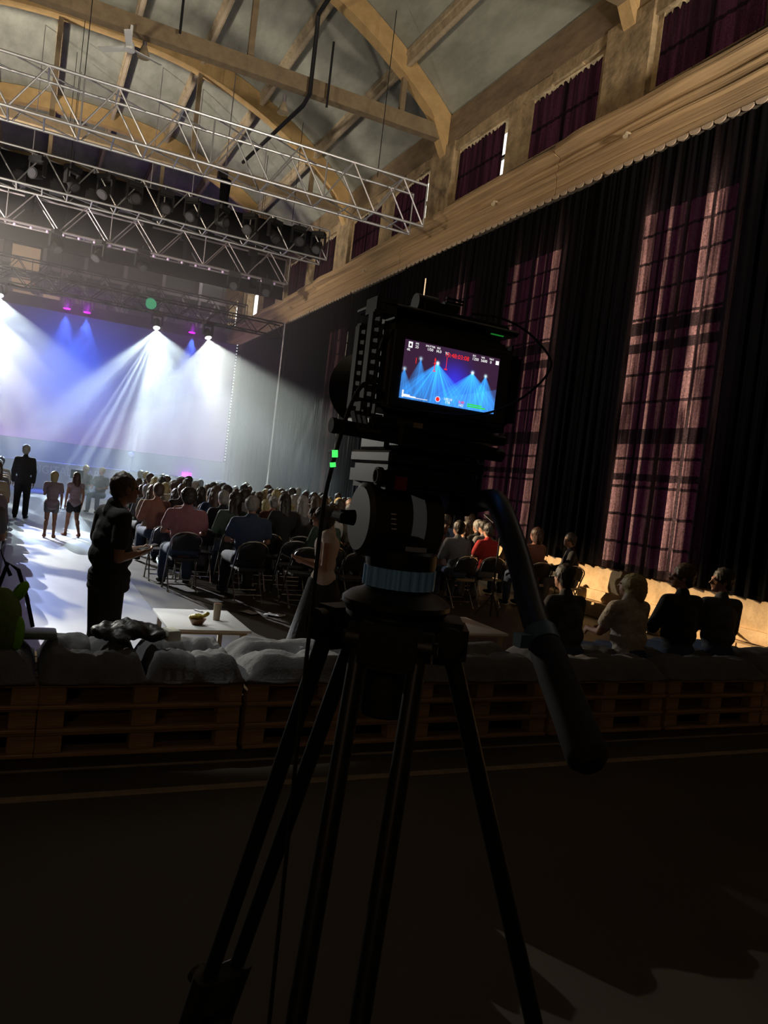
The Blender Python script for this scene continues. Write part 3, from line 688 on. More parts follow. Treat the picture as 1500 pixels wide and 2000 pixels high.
# added unseen lights: audience rims, cushion tops, light patches on the floor
lamp('audience_rim_fill', 'SPOT', (-2.6, 22.0, 4.2), (3.6, 11, .9), 2600, (1, .97, .86), .05, 62, .5)
lamp('bench_fill', 'SPOT', (-1.6, 9.6, 8.2), (1.15, 6.1, .5), 1300, (.97, .98, .93), .06, 17, .35)
lamp('floor_patch_fill', 'SPOT', (-2.7, 22.2, 4.25), (2.45, 1.75, 0), 10000, (1, .96, .78), .012, 4.4, .15)
# thin profile beam from a fixture by the right wall
t = thing('profile_lamp', (8.85, 22.6, 0), 'small profile lamp on a stand at the right wall sending one thin beam', 'stage light')
B().tube([(0, 0, 0), (0, 0, 2.6)], .02).obj('stand', 'black', t); B().cyl((.05, -.05, 2.78), (-.15, .12, 2.68), .07, .06, 14).obj('head', 'black', t)
lamp('profile_light', 'SPOT', (8.66, 22.74, 2.66), (6.8, 24.0, 1.42), 3000, (1, 1, .92), .02, 2.4, .2)

# haze over the stage end of the hall
def hazemat(d):
    m = bpy.data.materials.new('stage_haze'); m.use_nodes = True; N = m.node_tree.nodes; L = m.node_tree.links; N.remove(N['Principled BSDF'])
    v = N.new('ShaderNodeVolumeScatter'); v.inputs['Density'].default_value = d; v.inputs['Anisotropy'].default_value = .35; v.inputs['Color'].default_value = (1, 1, 1, 1)
    L.new(v.outputs[0], N['Material Output'].inputs['Volume']); return m
hz = B().bbox(-8.3, 8.95, 20.5, 37.55, .02, 8.7).obj('stage_haze', hazemat(.030)); tag(hz, 'thin stage haze filling the far half of the hall', 'haze', None, 'stuff')

# @@PART2
# ------------------------------------------------------------------ people
SKIN = mat('skin', (.30, .15, .095), .6); SKIND = mat('skin_tanned', (.22, .105, .065), .6)
EYE = mat('eye', (.03, .02, .02), .2)
CLOTH = {n: mat('cloth_'+n.replace(' ', '_'), c, .9, var=.15, scale=20, bump=.25, bscale=25) for n, c in {
    'black': (.012, .012, .014), 'navy': (.03, .05, .10), 'grey': (.12, .12, .13), 'dusty pink': (.32, .13, .14), 'olive': (.10, .10, .07), 'beige': (.30, .24, .17),
    'white': (.50, .48, .46), 'blue': (.08, .13, .24), 'red': (.32, .015, .015), 'brown': (.24, .10, .07), 'mauve': (.22, .17, .20), 'mustard': (.35, .27, .10), 'dark green': (.04, .07, .05)}.items()}
HAIR = {n: mat('hair_'+n, c, .55, var=.3, scale=40, stretch=(1, 1, .2), bump=.5) for n, c in {'dark': (.018, .013, .010), 'brown': (.06, .035, .02), 'blond': (.34, .27, .12), 'grey': (.25, .24, .22), 'auburn': (.05, .02, .012)}.items()}

def remesh(b, name, voxel, smooth=2):
    me = b.mesh('tmp'); o = bpy.data.objects.new('tmp', me); COL.objects.link(o)
    m = o.modifiers.new('r', 'REMESH'); m.mode = 'VOXEL'; m.voxel_size = voxel; m.use_smooth_shade = True
    if smooth: k = o.modifiers.new('s', 'SMOOTH'); k.factor = .5; k.iterations = smooth
    bpy.context.view_layer.update()
    r = bpy.data.meshes.new_from_object(o.evaluated_get(bpy.context.evaluated_depsgraph_get())); r.name = name
    bpy.data.objects.remove(o); bpy.data.meshes.remove(me); r.materials.clear(); return r

def V(*a): return Vector(a)
def limb(b, p, q, r0, r1, g=0): b.cap(p, r0+g, q, r1+g, 12)
def hand(b, w_, d, side, curl=.5, spread=.006, palm_n=V(0, 0, -1)):
    """wrist w_, direction d of the palm, palm normal palm_n (the side the fingers curl to); thumb leaves the palm side"""
    d = d.normalized(); n = palm_n.normalized(); x = d.cross(n).normalized()*side
    pc = w_+d*.045; rot = Matrix((x, d, n)).transposed()
    b.ell(pc, (.040, .052, .016), rot, 12, 8)
    for i, (ln, off) in enumerate(((.070, -.030), (.080, -.010), (.074, .010), (.058, .029))):
        base = w_+d*.088+x*off; a = curl*.6
        m1 = base+(d*math.cos(a)+n*math.sin(a))*ln*.55; a2 = a+curl*1.0
        b.cap(base-d*.02, .0095, m1, .0088, 8); b.cap(m1, .0088, m1+(d*math.cos(a2)+n*math.sin(a2))*ln*.5, .0075, 8)
    tb_ = w_+d*.03-x*.032; t1 = tb_+(d*.7-x*.8+n*.4).normalized()*.036
    b.cap(tb_, .013, t1, .0105, 8); b.cap(t1, .0105, t1+(d*.9-x*.1+n*.4).normalized()*.032, .009, 8)

def joints(pose, h=1.75, lean=0, turn=0, twist=0):
    k = h/1.75; J = {}
    if pose == 'sit':
        J['pel'] = V(0, 0, .56); J['kn'] = [V(s_*.13, .43, .53) for s_ in (-1, 1)]; J['an'] = [V(s_*.14, .42, .09) for s_ in (-1, 1)]
    else:
        J['pel'] = V(0, 0, .93); J['kn'] = [V(s_*.10, .015, .50) for s_ in (-1, 1)]; J['an'] = [V(s_*.11, -.02, .08) for s_ in (-1, 1)]
    up = V(0, math.sin(lean), math.cos(lean)); P_ = J['pel']
    J['wai'] = P_+up*.17; J['che'] = P_+up*.36; J['sho'] = P_+up*.50; J['nec'] = P_+up*.56; J['head'] = P_+up*.70+V(0, .03, 0)
    J['hip'] = [P_+V(s_*.09, .0, -.02) for s_ in (-1, 1)]; J['sh'] = [J['sho']+V(s_*.175, 0, -.02) for s_ in (-1, 1)]
    if pose == 'sit':
        J['el'] = [J['sh'][i]+V(s_*.06, .08, -.27) for i, s_ in enumerate((-1, 1))]; J['wr'] = [J['el'][i]+V(-s_*.10, .21, -.02) for i, s_ in enumerate((-1, 1))]
    else:
        J['el'] = [J['sh'][i]+V(s_*.05, -.02, -.29) for i, s_ in enumerate((-1, 1))]; J['wr'] = [J['el'][i]+V(s_*.0, .05, -.25) for i, s_ in enumerate((-1, 1))]
    J['turn'] = turn; return J

def torso(b, J, g=0, fem=0, belly=0, top=True):
    ax = (J['sho']-J['pel']).normalized(); x = V(1, 0, 0); y = ax.cross(x).normalized(); rot = Matrix((x, -y if y.y < 0 else y, ax)).transposed()
    rows = [(J['pel']+ax*.0, .165+.01*fem, .125, .12), (J['wai'], .145-.012*fem+belly*.5, .105+belly, .12), (J['pel'].lerp(J['che'], .8), .158, .112+belly*.5, .12), (J['che'], .168-.008*fem, .112+.012*fem, .13)]
    for c, rx, ry, rz in rows: b.ell(c+V(0, belly*.3, 0), (rx+g, ry+g, rz+g), rot, 16, 10)
    if top:
        b.cap(J['sh'][0]+V(.02, 0, -.01), .062+g, J['sh'][1]+V(-.02, 0, -.01), .062+g, 12)
        b.cap(J['sho'], .075+g*.6, J['nec'], .055+g*.5, 12)
def skull(b, J, g=0, face=True):
    h_ = J['head']; q = Matrix.Rotation(J['turn'], 3, 'Z')
    b.ell(h_+q @ V(0, -.012, .03), (.074+g, .094+g, .092+g), q, 16, 12)
    if face:
        b.ell(h_+q @ V(0, .028, -.035), (.056, .066, .078), q, 14, 10); b.ell(h_+q @ V(0, .075, -.088), (.022, .018, .016), q, 8, 6)
        b.cap(h_+q @ V(0, .092, .012), .009, h_+q @ V(0, .114, -.022), .0135, 8); b.ell(h_+q @ V(0, .088, .028), (.045, .012, .010), q, 8, 6)
        b.ell(h_+q @ V(0, .094, -.052), (.022, .009, .007), q, 8, 6)
        for s_ in (-1, 1): b.ell(h_+q @ V(s_*.078, -.008, -.008), (.010, .020, .032), q, 8, 6)
def legs(b, J, g=0, to='an', sit=False):
    for i in (0, 1):
        limb(b, J['hip'][i], J['kn'][i], .085, .058, g)
        if to == 'an': limb(b, J['kn'][i], J['an'][i], .054, .036, g); b.ell(J['kn'][i].lerp(J['an'][i], .3)+V(0, -.015, 0), (.055+g, .058+g, .11), None, 12, 8)
def foot(b, a, dirv, g=0):
    d = V(dirv.x, dirv.y, 0).normalized(); rot = Matrix((V(d.y, -d.x, 0), d, V(0, 0, 1))).transposed(); gz = a.z-.08
    b.ell(V(a.x, a.y, gz+.04)+d*.06, (.045+g, .125+g, .04), rot, 12, 8); b.cap(a, .038+g, V(a.x, a.y, gz+.045), .042+g, 10)

def figure(key, J, top='short', bottom='long', hair='short', voxel=.012, fem=0, belly=0, hands=True, hd=None, feet=True, hem=0):
    """returns {part: mesh} of one continuous body plus clothing and hair"""
    P = {}
    b = B(); torso(b, J, 0, fem, belly); b.cap(J['nec']-V(0, 0, .03), .052, J['head']-V(0, .01, .05), .05, 12); skull(b, J)
    legs(b, J)
    for i, s_ in enumerate((-1, 1)):
        limb(b, J['sh'][i], J['el'][i], .047, .037); limb(b, J['el'][i], J['wr'][i], .038, .024)
        d = (hd[i][0] if hd else (J['wr'][i]-J['el'][i])); pn = hd[i][1] if hd else V(-s_, .2, -.4)
        if hands: hand(b, J['wr'][i], d, s_, hd[i][2] if hd else .5, palm_n=(pn-d*(pn.dot(d)/d.length_squared)))
        foot(b, J['an'][i], V(s_*.15, 1, 0))
    P['body'] = remesh(b, 'body', voxel)
    b = B(); torso(b, J, .016, fem, belly)
    if hem:
        for q_ in (0, .5, 1): b.ell(J['pel']+V(0, belly*.4, .03-hem*q_), (.182, .135+belly*.5, .07), None, 16, 10)
    for i in (0, 1):
        if top == 'none': continue
        e = J['sh'][i].lerp(J['el'][i], {'short': .62, 'sleeveless': .12, 'long': 1}[top]); limb(b, J['sh'][i], e, .052, .047 if top != 'short' else .054, .014)
        if top == 'long': limb(b, J['el'][i], J['el'][i].lerp(J['wr'][i], .93), .046, .032, .012)
    P['shirt'] = remesh(b, 'shirt', max(voxel, .012), 3)
    b = B()
    if bottom in ('long', 'short'):
        b.ell(J['pel'], (.178, .138, .13), None, 16, 10)
        for i in (0, 1):
            if bottom == 'long':
                limb(b, J['hip'][i], J['kn'][i], .092, .068, .012); limb(b, J['kn'][i], J['kn'][i].lerp(J['an'][i], .92), .064, .056, .012)
            else: limb(b, J['hip'][i], J['hip'][i].lerp(J['kn'][i], .45), .095, .085, .012)
    elif bottom == 'skirt':
        b.ell(J['pel'], (.175, .135, .12), None, 16, 10); b.cyl(J['an'][0].lerp(J['an'][1], .5)+V(0, .02, .10), J['pel'], .34, .16, 24)
    P['trousers' if bottom != 'skirt' else 'skirt'] = remesh(b, 'trousers', max(voxel, .014), 3)
    if feet:
        b = B()
        for i, s_ in enumerate((-1, 1)): foot(b, J['an'][i], V(s_*.15, 1, 0), .008)
        P['shoes'] = remesh(b, 'shoes', max(voxel, .012), 1)
    q = Matrix.Rotation(J['turn'], 3, 'Z'); h_ = J['head']; b = B()
    if hair == 'crop': b.ell(h_+q @ V(0, -.024, .036), (.084, .100, .099), q, 16, 12); b.ell(h_+q @ V(0, -.055, -.01), (.072, .060, .07), q, 12, 8)
    elif hair == 'short': b.ell(h_+q @ V(0, -.025, .040), (.092, .106, .104), q, 16, 12); b.ell(h_+q @ V(0, -.058, -.015), (.082, .066, .085), q, 12, 8)
    elif hair == 'long':
        b.ell(h_+q @ V(0, -.025, .038), (.092, .102, .10), q, 16, 12); b.cap(h_+q @ V(0, -.06, 0), .082, h_+q @ V(0, -.085, -.24), .075, 12)
        for s_ in (-1, 1): b.cap(h_+q @ V(s_*.06, -.03, -.02), .045, h_+q @ V(s_*.08, -.05, -.2), .045, 10)
    elif hair == 'bun': b.ell(h_+q @ V(0, -.028, .036), (.092, .106, .104), q, 16, 12); b.ell(h_+q @ V(0, -.058, -.015), (.08, .062, .08), q, 12, 8); b.ell(h_+q @ V(0, -.12, .075), (.05, .045, .045), q, 12, 8)
    elif hair == 'bob': b.ell(h_+q @ V(0, -.03, .03), (.105, .108, .108), q, 16, 12); b.cap(h_+q @ V(0, -.05, -.02), .10, h_+q @ V(0, -.05, -.09), .088, 12)
    P['hair'] = remesh(b, 'hair', min(voxel, .013), 1)
    for v_ in P['hair'].vertices:
        d_ = (v_.co-h_).normalized(); v_.co += d_*(.007*noise.noise(v_.co*38)+.006*noise.noise(Vector((v_.co.x*90, v_.co.y*90, v_.co.z*18))))
    b = B()
    for s_ in (-1, 1): b.ell(h_+q @ V(s_*.030, .079, .013), (.012, .008, .008), q, 8, 6)
    P['eyes'] = b.mesh('eyes', True)
    return P
def person(P, loc, rz, colors, label, group=None, scale=1, cat='person', skip=()):
    t = thing('person', loc, label, cat, group, rz); t.scale = (scale,)*3
    for part, me in P.items():
        if part in skip: continue
        o = bpy.data.objects.new(part, me); COL.objects.link(o); o.parent = t
        m = colors.get(part, SKIN)
        if part == 'eyes': m = EYE
        if not me.materials: me.materials.append(m)
        o.material_slots[0].link = 'OBJECT'; o.material_slots[0].material = m
    return t

# standing man in the aisle, seen from the side, phone in both hands
J = joints('stand', turn=R(-4)); J['head'] += V(0, .045, -.02)
J['el'] = [V(-.21, -.02, 1.10), V(.21, -.02, 1.10)]; J['wr'] = [V(-.09, .20, 1.13), V(.09, .20, 1.13)]
HDm = [(V(.35, 1, .10), V(.6, 0, .6), .55), (V(-.35, 1, .10), V(-.6, 0, .6), .55)]
Pm = figure('man', J, 'short', 'long', 'crop', .008, 0, .045, True, HDm, True, .10)
mman = person(Pm, (.63, 5.9, 0), R(-72), {'body': SKIND, 'shirt': CLOTH['black'], 'trousers': CLOTH['black'], 'shoes': CLOTH['black'], 'hair': HAIR['brown']},
              'man in black t-shirt and black trousers standing in the aisle holding a phone', scale=.965)
ph = tag(B().box((0, 0, 0), (.075, .15, .009)).obj('phone', 'satin', bevel=.003), 'dark phone held by the man in the black t-shirt', 'phone')
ph.location = (.92, 6.02, 1.125); ph.rotation_euler = (R(18), 0, R(-72))
# woman looking at her phone
J = joints('stand', turn=0); J['head'] += V(0, .06, -.04)
J['el'] = [V(-.22, .0, 1.06), V(.22, .0, 1.06)]; J['wr'] = [V(-.08, .24, 1.10), V(.08, .24, 1.10)]
Pw = figure('woman', J, 'sleeveless', 'skirt', 'bob', .008, 1, 0, True, HDm, True)
Pw.pop('eyes', None) if False else None
person(Pw, (2.74, 6.9, 0), R(68), {'body': SKIN, 'shirt': mat('cream_top', (.52, .42, .36), .85), 'skirt': CLOTH['black'], 'shoes': CLOTH['black'], 'hair': HAIR['dark']},
       'woman in sleeveless cream top and long dark skirt reading her phone', scale=.90)
ph = tag(B().box((0, 0, 0), (.075, .15, .009)).obj('phone', 'satin', bevel=.003), 'phone held by the woman in the cream top', 'phone')
ph.location = (2.40, 7.02, 1.005); ph.rotation_euler = (R(20), 0, R(68))
# two children walking down the aisle
J = joints('stand', turn=0); J['an'][0] = V(-.10, -.16, .10); J['kn'][0] = V(-.09, -.01, .50); J['el'][0] = V(-.20, .06, 1.14)
J['wr'][0] = V(-.12, .2, 1.26)
Pc1 = figure('child', J, 'short', 'short', 'bob', .014, 1, 0, True, [(V(.3, .6, .5), V(.5, .2, -.2), .6), (V(0, .2, -1), V(-1, 0, 0), .4)], True, .16)
person(Pc1, (.58, 16.5, 0), R(-5), {'body': SKIND, 'shirt': CLOTH['mauve'], 'trousers': CLOTH['grey'], 'shoes': CLOTH['brown'], 'hair': HAIR['blond']},
       'child in mauve top and grey shorts walking in the aisle, on the left', 'children walking in the aisle', .76)
J = joints('stand'); J['an'] = [V(-.10, .14, .08), V(.10, -.26, .10)]; J['kn'] = [V(-.09, .10, .50), V(.09, -.04, .50)]
Pc2 = figure('child', J, 'sleeveless', 'short', 'long', .014, 1, 0, True, None, True)
person(Pc2, (1.02, 17.0, 0), R(20), {'body': SKIND, 'shirt': CLOTH['mauve'], 'trousers': CLOTH['black'], 'shoes': CLOTH['brown'], 'hair': HAIR['auburn']},
       'long-haired child in black shorts walking in the aisle, on the right', 'children walking in the aisle', .77)
# adult in dark clothes at the far left
Pd = figure('adult', joints('stand'), 'long', 'long', 'short', .016, 0, .01, True, None, True, .1)
person(Pd, (.03, 20.4, 0), R(-10), {'body': SKIND, 'shirt': CLOTH['black'], 'trousers': CLOTH['black'], 'shoes': CLOTH['black'], 'hair': HAIR['grey']},
       'tall adult in dark jacket and trousers standing beside the left seats', scale=1.02)

# ------------------------------------------------------------------ folding chairs
def chair_meshes():
    D = {}
    pts = []
    # bow: up one side, round the top, down the other (front leg and back support in one tube)
    for s_ in (-1,): pts += [(-.215, .20, .0), (-.215, .02, .43), (-.215, -.13, .72)]
    for k in range(9):
        a = math.pi*(1-k/8); pts.append((.215*math.cos(a), -.13-.035*math.sin(a), .72+.125*math.sin(a)))
    pts += [(.215, -.13, .72), (.215, .02, .43), (.215, .20, .0)]
    D['frame'] = (B().tube(pts, .0115, 8).mesh('frame', 40), 'chrome')
    D['rear_frame'] = (B().tube([(-.195, .12, .45), (-.195, -.17, .0)], .0105, 8).tube([(.195, .12, .45), (.195, -.17, .0)], .0105, 8).tube([(-.195, -.11, .10), (.195, -.11, .10)], .009, 8).tube([(-.215, .15, .13), (.215, .15, .13)], .009, 8).tube([(-.2, .04, .43), (.2, .04, .43)], .009, 8).mesh('rear_frame', 40), 'chrome')
    b = B().box((0, .03, .455), (.40, .38, .04)); bmesh.ops.bevel(b.bm, geom=b.bm.edges[:], offset=.018, segments=2, affect='EDGES'); D['seat'] = (b.mesh('seat', 40), 'vinyl')
    b = B(); n = 10; fr = []
    for zz in (.58, .62, .70, .76, .80, .822):
        w_ = .205 if zz < .72 else .205*math.sqrt(max(.02, 1-((zz-.72)/.115)**2))
        w_ *= .93; yb = -.06-(zz-.58)*.42
        fr.append([[b.bm.verts.new((w_*(2*i/n-1), yb-.04*(1-(2*i/n-1)**2)+dy, zz)) for i in range(n+1)] for dy in (-.012, .012)])
    for a, c in zip(fr, fr[1:]):
        for s_ in (0, 1):
            for i in range(n): b.bm.faces.new((a[s_][i], a[s_][i+1], c[s_][i+1], c[s_][i]))
        for e in (0, n): b.bm.faces.new((a[0][e], c[0][e], c[1][e], a[1][e]))
    for e in (fr[0], fr[-1]):
        for i in range(n): b.bm.faces.new((e[0][i], e[0][i+1], e[1][i+1], e[1][i]))
    D['backrest'] = (b.mesh('backrest', 60), 'vinyl')
    D['foot_cap'] = (B().cyl((0, 0, -.0), (0, 0, .03), .015).mesh('foot_cap', 40), 'pale')
    for me, m in D.values(): me.materials.append(M[m])
    return D
CH = chair_meshes()
def chair(x, y, rz, label, group='folding chairs of the audience'):
    t = thing('folding_chair', (x, y, 0), label, 'chair', group, rz)
    for k, (me, m) in CH.items():
        if k == 'foot_cap':
            for p in ((-.215, .20, 0), (.215, .20, 0), (-.195, -.17, 0), (.195, -.17, 0)): put(k, me, None, t, p)
        else: put(k, me, None, t)
    return t
NUM = ['first', 'second', 'third', 'fourth', 'fifth', 'sixth', 'seventh', 'eighth', 'ninth', 'tenth', 'eleventh', 'twelfth', 'thirteenth', 'fourteenth', 'fifteenth', 'sixteenth']

# ------------------------------------------------------------------ seated audience
vx = .026
VAR = []
r2 = random.Random(11)
for k, (hair, lean, turn, top, fem) in enumerate([('short', .02, 0, 'short', 0), ('short', .10, .35, 'long', 0), ('long', -.02, -.2, 'short', 1), ('bun', .04, .15, 'short', 1), ('long', .06, .5, 'long', 1), ('crop', .0, -.3, 'short', 0), ('bob', .02, .1, 'long', 1)]):
    P = figure('v%d' % k, joints('sit', lean=lean, turn=turn), top, 'long', hair, vx, fem, .02 if not fem else 0, True, None, True); P.pop('eyes')
    VAR.append((P, {'short': 'short-haired', 'long': 'long-haired', 'bun': 'bun-haired', 'crop': 'close-cropped', 'bob': 'bob-haired'}[hair]))
tops = ['grey', 'olive', 'black', 'navy', 'beige', 'white', 'mauve', 'brown', 'dark green', 'blue', 'black', 'grey', 'beige', 'white']
def seated(x, y, rz, label, group, var=None, top=None, hair=None, s=1, z=0):
    P, hn = VAR[var if var is not None else r2.randrange(len(VAR))]
    top = top or r2.choice(tops); hc = hair or r2.choice(['dark', 'dark', 'brown', 'brown', 'blond', 'grey', 'auburn'])
    lb = label % ('%s spectator in %s top' % (hn, top)) if '%s' in label else label
    return person(P, (x, y, z), rz, {'body': r2.choice([SKIN, SKIND]), 'shirt': CLOTH[top], 'trousers': CLOTH[r2.choice(['black', 'navy', 'grey'])], 'shoes': CLOTH['black'], 'hair': HAIR[hc]}, lb, group, s)
# nearest rows: placed one by one
near = [  # x, y, variant, top, hair, label
    (2.15, 10.9, 0, 'dusty pink', 'dark', 'broad spectator in dusty pink t-shirt on the aisle seat of the nearest row'),
    (2.92, 10.3, 5, 'navy', 'grey', 'broad bald-looking spectator in navy shirt in the nearest row'),
    (3.25, 11.3, 0, 'grey', 'dark', 'dark-haired spectator in blue-grey shirt just beyond the navy shirt'),
    (4.15, 10.5, 1, 'dark green', 'dark', 'spectator in dark green top behind the two empty chairs'),
    (5.35, 10.6, 2, 'beige', 'brown', 'spectator in beige top half hidden by the woman with the phone')]
G2 = 'seated audience, main block'
for x, y, v, tp, hr, l in near:
    o = seated(x, y, R(r2.uniform(-6, 6)), l, G2, v, tp, hr, 1.06 if tp in ('dusty pink', 'navy') else 1.0)
    if tp in ('dusty pink', 'navy'): o.scale = (1.24, 1.12, 1.05)
cpos = [(2.15, 10.85, 'folding chair under the spectator in dusty pink'), (2.92, 10.2, 'folding chair under the spectator in navy, round black back'),
        (3.62, 9.95, 'empty black folding chair right of the navy shirt, nearest row'), (4.30, 9.75, 'empty black folding chair beside the woman with the phone'),
        (3.75, 10.8, 'empty folding chair in the second row behind the first empty one'), (4.18, 10.45, 'folding chair under the spectator in dark green'), (5.0, 9.9, 'folding chair beyond the woman with the phone'), (5.38, 10.55, 'folding chair under the spectator in beige'), (3.27, 11.25, 'folding chair under the spectator in blue-grey')]
for x, y, l in cpos: chair(x, y, R(r2.uniform(-5, 5)), l)
row = 0; y = 11.75
while y < 22.4:
    row += 1; seat = 0; x = 1.95+.04*row+r2.uniform(-.05, .05)
    while x < 8.5 and seat < 15:
        seat += 1
        if r2.random() > .10:
            hn = None
            v = r2.randrange(len(VAR))
            seated(x+r2.uniform(-.05, .05), y+r2.uniform(-.08, .08), R(r2.uniform(-10, 10)), '%s, ' + NUM[row-1]+' full row, '+NUM[seat-1]+' seat from the aisle', G2, v, None, None, r2.uniform(.9, 1.07))
        if row == 1 and seat < 8: chair(x, y-.02, 0, 'folding chair in the first full row, %s from the aisle' % NUM[seat-1])
        x += .53
    y += .84
# left block, only its aisle edge is in view
row = 0; y = 8.6
while y < 21:
    row += 1
    for seat in range(2):
        x = -.36-.55*seat-.012*(y-8)
        seated(x, y, R(r2.uniform(-8, 8)), '%s, '+NUM[row-1]+' row left of the aisle, '+('aisle' if seat == 0 else 'second')+' seat', 'seated audience, left block', None, 'mustard' if row == 2 and seat == 0 else None, None, r2.uniform(.93, 1.05))
    if row < 5: chair(-.36-.012*(y-8), y-.03, 0, 'folding chair left of the aisle, %s row' % NUM[row-1])
    y += .95
# players beside the stage front
for x, y, l in ((2.15, 24.3, 'small far figure seated before the stage, with a pale head'), (1.75, 25.2, 'small far figure seated farther left before the stage')):
    seated(x, y, R(150), l, 'far figures before the stage', 5, 'grey', 'blond')
t = thing('music_stand', (1.45, 24.2, 0), 'small chrome stand beside the far seated figures', 'stand')
B().tube([(0, 0, 0), (0, 0, 1.05)], .02).cyl((0, 0, 0), (0, 0, .03), .2, .2, 12).obj('pole', 'chrome', t); B().box((0, 0, 1.1), (.35, .05, .25)).obj('desk', 'blackcloth', t)
# group at the right near the wall
G3 = 'group seated at the right near the wall'
seated(6.50, 10.6, R(-8), 'spectator in grey top leaning, left of the red shirt', G3, 1, 'grey', 'dark')
seated(7.20, 10.8, R(5), 'spectator in red shirt on a chrome folding chair', G3, 0, 'red', 'dark')
seated(7.75, 12.0, R(0), 'spectator with pale cap-like hair beyond the red shirt', G3, 3, 'black', 'grey')
seated(7.98, 10.5, R(10), 'brown-haired spectator in brownish pink top near the wall', G3, 6, 'brown', 'auburn', 1.02)
seated(8.55, 10.2, R(60), 'spectator in black leaning back against the stone plinth', G3, 1, 'black', 'dark')
for x, y, l in ((6.55, 10.5, 'chrome folding chair under the grey top'), (7.22, 10.72, 'chrome folding chair under the red shirt'), (8.0, 10.42, 'chrome folding chair under the brownish pink top'), (8.5, 10.2, 'folding chair by the stone plinth'), (7.6, 11.9, 'folding chair beyond the red shirt')):
    chair(x, y, R(r2.uniform(-8, 8)), l, 'folding chairs near the wall')
t = thing('music_stand', (6.7, 9.75, 0), 'black desk-topped stand beside the red shirt', 'stand')
B().tube([(0, 0, 0), (0, 0, 1.45)], .014).tube([(0, 0, .35), (.22, .1, 0)], .01).tube([(0, 0, .35), (-.22, .1, 0)], .01).tube([(0, 0, .35), (0, -.22, 0)], .01).obj('pole', 'black', t); B().box((0, 0, 1.5), (.5, .3, .012), Matrix.Rotation(R(20), 3, 'X')).obj('desk', 'satin', t)

# four people on the pallet bench, backs to the camera
def bench_person(key, x, y, rz, label, top, hairc, hair, topstyle, fem=0, turn=0, lean=.12, s=1, extra=None, hz=0):
    J = joints('sit', lean=lean, turn=turn)
    if hz: J['head'] += V(hz, 0, -abs(hz)*.4)
    P = figure(key, J, topstyle, 'long', hair, .012, fem, .03, True, None, True, 0)
    return person(P, (x, y, 0), rz, {'body': SKIN, 'shirt': top, 'trousers': CLOTH['navy'], 'shoes': CLOTH['black'], 'hair': hairc}, label, 'people sitting on the pallet bench', s)
pat = mat('patterned_shirt', (.05, .055, .06), .9, col2=(.012, .012, .015), scale=9)
knit = mat('cream_knit', (.42, .38, .33), .95, var=.35, scale=14, bump=.8, bscale=26)
bench_person('b1', 4.44, 5.22, R(4), 'person in dark patterned shirt sitting leftmost of the four on the pallet bench', pat, HAIR['dark'], 'short', 'short', s=.945, lean=.2)
o = bench_person('b2', 5.14, 5.2, R(8), 'blond person in textured cream top on the pallet bench, head tilted', knit, HAIR['blond'], 'bob', 'short', 1, .3, .12, .98, hz=.05); o.scale = (1.12, 1.05, .93)
o = bench_person('b3', 5.72, 5.18, R(-4), 'person in black top with glasses on the pallet bench beside the blond head', CLOTH['black'], HAIR['brown'], 'short', 'long', 0, 1.1, .05, 1.01)
gl = B(); hq = Matrix.Rotation(1.1, 3, 'Z')
hb = joints('sit', lean=.05)['head']
for s_ in (-1, 1):
    c = hb+hq @ V(s_*.034, .105, .012); gl.tube([c+hq @ V(.024*math.cos(a*math.pi/5), 0, .017*math.sin(a*math.pi/5)) for a in range(10)], .0022, 6, True)
    gl.tube([hb+hq @ V(s_*.058, .10, .016), hb+hq @ V(s_*.083, -.01, .012)], .002, 6)
gl.obj('glasses', 'chrome', o)
bench_person('b4', 6.27, 5.2, R(-10), 'person in charcoal top rightmost on the pallet bench, face turned left', mat('charcoal_top', (.05, .055, .065), .9), HAIR['dark'], 'short', 'long', 0, 1.35, .05, 1.0)

# ------------------------------------------------------------------ pallet bench with cushions
def pallet_parts():
    D = {}
    for n, d in (('board', (1.2, .145, .021)), ('cross_board', (.145, .8, .021)), ('block', (.145, .10, .078))):
        b = B().box((0, 0, 0), d); bmesh.ops.bevel(b.bm, geom=b.bm.edges[:], offset=.003, segments=1, affect='EDGES'); me = b.mesh(n, 30); me.materials.append(M['wood']); D[n] = me
    return D
PP = pallet_parts()
def pallet(x0, y0, z0, label, group='pallets of the bench'):
    t = thing('pallet', (x0+.6, y0+.4, z0), label, 'pallet', group)
    for yy in (-.35, 0, .35): put('board', PP['board'], None, t, (0, yy, .011))
    for yy in (-.35, 0, .35):
        for xx in (-.5275, 0, .5275): put('block', PP['block'], None, t, (xx, yy, .061))
    for xx in (-.5275, 0, .5275): put('cross_board', PP['cross_board'], None, t, (xx, 0, .1105))
    for yy in (-.327, -.17, 0, .17, .327): o = put('deck_board', PP['board'], None, t, (0, yy, .132)); o.scale.y = .9
    return t
